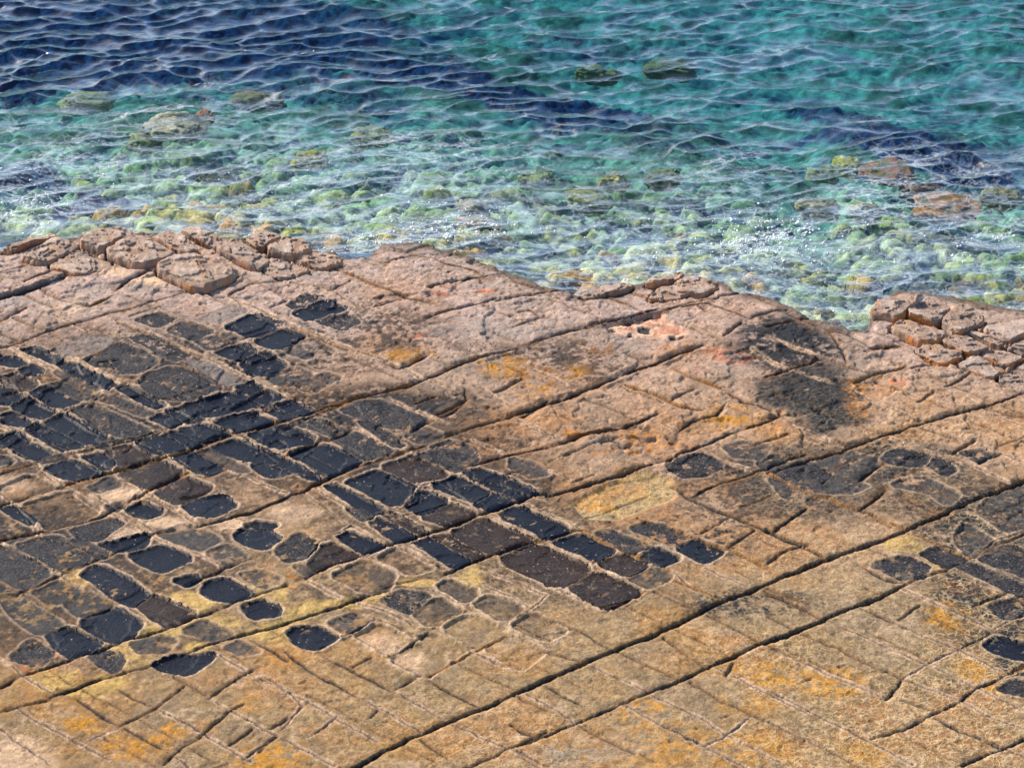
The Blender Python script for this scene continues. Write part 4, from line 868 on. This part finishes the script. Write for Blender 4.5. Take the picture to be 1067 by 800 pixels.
for k, (px_, py_, wp, dp, und, col, lb) in enumerate(BOUL):
    cx, cy = at(px_, py_, WL - und - .03); sc = math.hypot(cy, CH) / FPX
    rx = wp * sc * .55; ry = dp * sc / .42 * .55; rz = .10
    v = IV.copy(); s = 50 + k
    v = np.sign(v) * np.abs(v) ** .8
    a = noise3(v[:, 0] + s, v[:, 1], v[:, 2], 1.2, 1000 + k, 4, .55); b = noise3(v[:, 0] + s, v[:, 1], v[:, 2], 4, 1100 + k, 4, .6)
    v = v * (1 + .45 * a + .22 * b)[:, None]
    v = v * np.array((rx * .9, ry, rz)); rot = random.uniform(-.25, .25); c_, s_ = math.cos(rot), math.sin(rot)
    v[:, :2] *= (1 + .25 * fbm(v[:, 0] + k, v[:, 1], 3.0, 1200 + k, 3))[:, None]
    v[:, :2] = v[:, :2] @ np.array([[c_, s_], [-s_, c_]])
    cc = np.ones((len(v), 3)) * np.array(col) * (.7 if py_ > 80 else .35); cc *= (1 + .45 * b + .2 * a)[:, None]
    cc = mixc(cc, (.12, .13, .05), sst(-.05, .25, -b) * .8)
    o = np_mesh('boulder', v, IF, M_BLOCK, np.clip(cc, .01, .9), {'lace': np.zeros(len(v))})
    o.location = (cx, cy, WL - und - (.30 if py_ < 60 else .20 if k not in (0, 1, 3, 8, 9) else .10) - v[:, 2].max())
    tag(o, lb, 'boulder', 'boulders lying under the clear shallow water')

# ------------------------------------------------------------------ the sea
rs = np.random.RandomState(12)
WAVES = []
for i in range(64):
    lam = .17 * (6.5 ** rs.uniform(0, 1)); 
    th = -math.pi / 2 + rs.normal(.12, .25)
    WAVES.append((2 * math.pi / lam, th, rs.uniform(0, 6.283), lam))
def wave(x, y, full=True):
    n = .32 * fbm(x, y, .8, 251, 2); n_ = .32 * fbm(x, y, .8, 261, 2)
    z = np.zeros_like(x); ox = np.zeros_like(x); oy = np.zeros_like(x)
    dsh = y - shore_y(x)
    calm = .45 + .55 * sst(.2, 3.5, dsh)
    group = 1 + .5 * fbm(x, y, .45, 271, 2)
    for k, th, ph, lam in WAVES:
        a = .0160 * lam / (1 + (lam / .8) ** 2.5)
        p = k * (math.cos(th) * (x + n) + math.sin(th) * (y + n_)) + ph
        z += a * np.cos(p); ox -= a * math.cos(th) * np.sin(p); oy -= a * math.sin(th) * np.sin(p)
    g = calm * group * 1.15
    z = z * g + .004 * fbm(x, y, 9, 281, 3)
    return z, ox * g * .9, oy * g * .9
QX = axis(-8.2, 8.2, .026, -200, 200, 1.25); QY = axis(33.4, 47.5, .026, 33.0, 600, 1.25)
SXm, SYm = np.meshgrid(QX, QY)
core = (np.abs(SXm) < 8.2) & (SYm < 47.5)
wz, wox, woy = wave(SXm, SYm)
fade = np.where(core, 1, np.exp(-np.maximum(np.maximum(np.abs(SXm) - 8.2, SYm - 47.5), 0) / 4))
V = np.stack([SXm + wox * fade, SYm + woy * fade, WL + wz * fade], -1)

m, nt, ns, ln = new_mat('sea_water')
out = ns.new('ShaderNodeOutputMaterial'); mx = ns.new('ShaderNodeMixShader'); tr = ns.new('ShaderNodeBsdfTransparent'); gl = ns.new('ShaderNodeBsdfGlossy'); lw, fr = facing_fresnel(ns, ln)
tr.inputs[0].default_value = (1, 1, 1, 1); gl.inputs['Roughness'].default_value = .10
pos = ns.new('ShaderNodeNewGeometry').outputs['Position']
mp = ns.new('ShaderNodeMapping'); mp.inputs['Scale'].default_value = (.6, 1.35, 1); ln.new(pos, mp.inputs[0])
nn = noise(ns, ln, 7, 4, .5, mp.outputs[0]); bp = ns.new('ShaderNodeBump'); bp.inputs['Distance'].default_value = .020; bp.inputs['Strength'].default_value = .75
ln.new(nn.outputs[0], bp.inputs['Height']); ln.new(bp.outputs[0], lw.inputs['Normal']); ln.new(bp.outputs[0], gl.inputs['Normal'])
ln.new(fr.outputs[0], mx.inputs[0]); ln.new(tr.outputs[0], mx.inputs[1]); ln.new(gl.outputs[0], mx.inputs[2])
# thin foam film where the water is churned; painted reflections share its white net
fa = ns.new('ShaderNodeAttribute'); fa.attribute_name = 'foam'
wv = ns.new('ShaderNodeVectorMath'); wv.operation = 'MULTIPLY_ADD'; ln.new(noise(ns, ln, 3.5, 4, .6, pos).outputs['Color'], wv.inputs[0]); wv.inputs[1].default_value = (.55, .55, .1); ln.new(mp.outputs[0], wv.inputs[2])
vo = ns.new('ShaderNodeTexVoronoi'); vo.feature = 'DISTANCE_TO_EDGE'; vo.inputs['Scale'].default_value = 6.5; ln.new(wv.outputs[0], vo.inputs['Vector'])
rl = ramp(ns, ln, vo.outputs[0], [(0, 1), (.13, 0)])
nz = noise(ns, ln, 26, 4, .7, pos); rz_ = ramp(ns, ln, nz.outputs[0], [(.35, 0), (.65, 1)])
a1 = ns.new('ShaderNodeMath'); a1.operation = 'MULTIPLY'; ln.new(rl.outputs[0], a1.inputs[0]); ln.new(rz_.outputs[0], a1.inputs[1])
a2 = ns.new('ShaderNodeMath'); a2.operation = 'MULTIPLY'; a2.use_clamp = True; ln.new(a1.outputs[0], a2.inputs[0]); ln.new(fa.outputs['Fac'], a2.inputs[1])
df = ns.new('ShaderNodeBsdfDiffuse'); df.inputs[0].default_value = (.8, .84, .84, 1)
m2 = ns.new('ShaderNodeMixShader'); ln.new(a2.outputs[0], m2.inputs[0]); ln.new(mx.outputs[0], m2.inputs[1]); ln.new(df.outputs[0], m2.inputs[2])
ln.new(m2.outputs[0], out.inputs[0])
va = ns.new('ShaderNodeVolumeAbsorption'); va.inputs['Color'].default_value = (.09, .74, .91, 1); va.inputs['Density'].default_value = .30
ln.new(va.outputs[0], out.inputs['Volume'])
M_SEA = m
FOAM = [(480, 238, 90, 26, 1.0), (800, 248, 75, 28, 1.1), (30, 215, 60, 28, 1.3), (60, 170, 120, 24, .7), (300, 225, 60, 22, .5), (385, 250, 30, 10, 1.2), (200, 190, 160, 24, .5), (1030, 250, 70, 16, .7), (650, 240, 120, 26, .5),
        (900, 270, 60, 12, .6), (500, 215, 120, 20, .5), (120, 150, 120, 12, .4), (720, 265, 80, 14, .6), (750, 175, 200, 30, .22), (350, 160, 250, 30, .25), (990, 268, 50, 8, .6), (345, 262, 30, 8, .9), (660, 290, 30, 6, .6), (880, 325, 22, 12, .4)]
fo = np.zeros(SXm.shape)
fn = fbm(SXm, SYm, 1.6, 291, 3)
FW = []
for px_, py_, rx, ry, stg in FOAM:
    cx, cy = at(px_, py_, WL); sc = math.hypot(cy, CH) / FPX; rx_, ry_ = rx * sc, ry * sc / .4
    FW.append((cx, cy, rx_, ry_, stg))
    e = np.hypot((SXm - cx) / rx_, (SYm - cy) / ry_) + .5 * fn
    fo = np.maximum(fo, sst(1.2, .2, e) * stg)
dS = SYm - shore_y(SXm)
fo = np.maximum(fo, sst(.16 + .14 * fn, .0, dS) * 1.1)
fo = np.maximum(fo * .8, .42 * sst(5.6, 3.2, dS + 1.2 * fn) * (1 + .8 * fbm(SXm, SYm, .7, 299, 3)))  # broad white net over the shallows: foam together with painted reflections
# closed body of water: surface, skirt and floor well under the seabed
ny, nx = SXm.shape
vtop = V.reshape(-1, 3)
ring = np.concatenate([np.arange(nx), np.arange(1, ny) * nx + nx - 1, (ny - 1) * nx + np.arange(nx - 2, -1, -1), np.arange(ny - 2, 0, -1) * nx])
vb = vtop[ring].copy(); vb[:, 2] = -6
nr = len(ring); base_i = len(vtop)
fs = grid_faces(ny, nx); k = np.arange(nr); sk = np.stack([ring[k], base_i + k, base_i + (k + 1) % nr, ring[(k + 1) % nr]], -1)
me_v = np.vstack([vtop, vb])
corner = [base_i, base_i + nx - 1, base_i + nx + ny - 2, base_i + 2 * nx + ny - 3]
fs = np.vstack([fs, sk[:, ::-1] if False else sk, np.array([corner[::-1]])])
# the floor has to share every edge of the skirt: fan of quads to a centre vertex
me_v = np.vstack([me_v, [[0, 200, -6]]]); ctr = len(me_v) - 1
fs = fs[:-1]
if nr % 2: raise RuntimeError('odd ring')
fan = np.stack([base_i + (np.arange(0, nr, 2) + 2) % nr, base_i + (np.arange(0, nr, 2) + 1) % nr, base_i + np.arange(0, nr, 2), np.full(nr // 2, ctr)], -1)
fs = np.vstack([fs, fan])
foam_attr = np.concatenate([fo.ravel(), np.zeros(nr + 1)])
sea = np_mesh('sea', me_v, fs, M_SEA, None, {'foam': foam_attr})
tag(sea, kind='structure')

# loose foam flecks riding on the surface
rs = np.random.RandomState(5); fx = []; fy = []
for (cx, cy, rx_, ry_, stg), cnt in zip(FW, [170, 330, 50, 20, 6, 30, 20, 34, 10, 12, 12, 4, 8, 6, 5, 20, 16, 6, 6]):
    q = rs.normal(0, .45, (cnt, 2)); fx += list(cx + q[:, 0] * rx_); fy += list(cy + q[:, 1] * ry_)
fx = np.array(fx); fy = np.array(fy); ok = fy > shore_y(fx) + .06; fx, fy = fx[ok], fy[ok]
zz, ox_, oy_ = wave(fx, fy)
n = len(fx); K = 6; sz = rs.uniform(.005, .017, n) * rs.uniform(.6, 1.25, n); rot = rs.uniform(0, 6.28, n); asp = rs.uniform(.35, 1, n)
vv = []; ff = []
angs = np.arange(K) * 2 * math.pi / K
rad = rs.uniform(.6, 1.2, (n, K)); lx = np.cos(angs) * rad * sz[:, None] * 1.3; ly = np.sin(angs) * rad * (sz * asp)[:, None] * 1.3
gx = fx[:, None] + ox_[:, None] + lx * np.cos(rot)[:, None] - ly * np.sin(rot)[:, None]; gy = fy[:, None] + oy_[:, None] + lx * np.sin(rot)[:, None] + ly * np.cos(rot)[:, None]
gz = np.repeat((WL + zz + .006)[:, None], K, 1)
bot = np.stack([gx, gy, gz - .006], -1); top = np.stack([fx[:, None] + ox_[:, None] + (gx - fx[:, None] - ox_[:, None]) * .7, fy[:, None] + oy_[:, None] + (gy - fy[:, None] - oy_[:, None]) * .7, gz + .004], -1)
allv = np.concatenate([bot, top], 1).reshape(-1, 3); b0 = np.arange(n)[:, None] * 2 * K
j = np.arange(K); side = np.stack([b0 + j, b0 + (j + 1) % K, b0 + K + (j + 1) % K, b0 + K + j], -1).reshape(-1, 4)
t1 = np.stack([b0[:, 0] + K, b0[:, 0] + K + 1, b0[:, 0] + K + 2, b0[:, 0] + K + 3], -1); t2 = np.stack([b0[:, 0] + K, b0[:, 0] + K + 3, b0[:, 0] + K + 4, b0[:, 0] + K + 5], -1)
mf, nt, ns, ln = new_mat('white_foam'); out = ns.new('ShaderNodeOutputMaterial'); bq = ns.new('ShaderNodeBsdfPrincipled'); bq.inputs['Base Color'].default_value = (.82, .85, .85, 1); bq.inputs['Roughness'].default_value = .5
tn = noise(ns, ln, 40, 3, .6, ns.new('ShaderNodeNewGeometry').outputs['Position']); rq = ramp(ns, ln, tn.outputs[0], [(.3, (.55, .60, .62)), (.7, (.88, .9, .9))]); ln.new(rq.outputs[0], bq.inputs['Base Color']); ln.new(bq.outputs[0], out.inputs[0])
o = np_mesh('sea_foam', allv, np.vstack([side, t1, t2]), mf, smooth=False)
tag(o, 'white flecks of foam floating on the churned shallow water near the shore', 'foam', kind='stuff')

# ------------------------------------------------------------------ light
SUN_EL, SUN_AZ = R(35), R(-50)      # azimuth measured from +Y (out to sea) towards +X
w = bpy.data.worlds.new('World'); scene.world = w; w.use_nodes = True
ns = w.node_tree.nodes; ln = w.node_tree.links; ns.clear()
sky = ns.new('ShaderNodeTexSky'); sky.sky_type = 'NISHITA'; sky.sun_disc = False; sky.sun_elevation = SUN_EL; sky.sun_rotation = SUN_AZ
sky.air_density = 1.0; sky.dust_density = 1.0; sky.ozone_density = 2.5
bg = ns.new('ShaderNodeBackground'); bg.inputs[1].default_value = .15; wo = ns.new('ShaderNodeOutputWorld'); ln.new(sky.outputs[0], bg.inputs[0]); ln.new(bg.outputs[0], wo.inputs[0])
sd_ = bpy.data.lights.new('sun', 'SUN'); sd_.energy = 4.8; sd_.angle = R(.53); sd_.color = (1, .90, .77)
so = bpy.data.objects.new('sun', sd_); COL.objects.link(so)
from mathutils import Vector
sdir = Vector((math.sin(SUN_AZ) * math.cos(SUN_EL), math.cos(SUN_AZ) * math.cos(SUN_EL), math.sin(SUN_EL)))
so.rotation_euler = sdir.to_track_quat('Z', 'Y').to_euler(); so.location = sdir * 60
vs = scene.view_settings; vs.view_transform = 'Standard'; vs.look = 'None'; vs.gamma = 1; vs.exposure = 0.62; vs.use_curve_mapping = False
scene.render.engine = 'CYCLES'
scene.cycles.transparent_max_bounces = 16
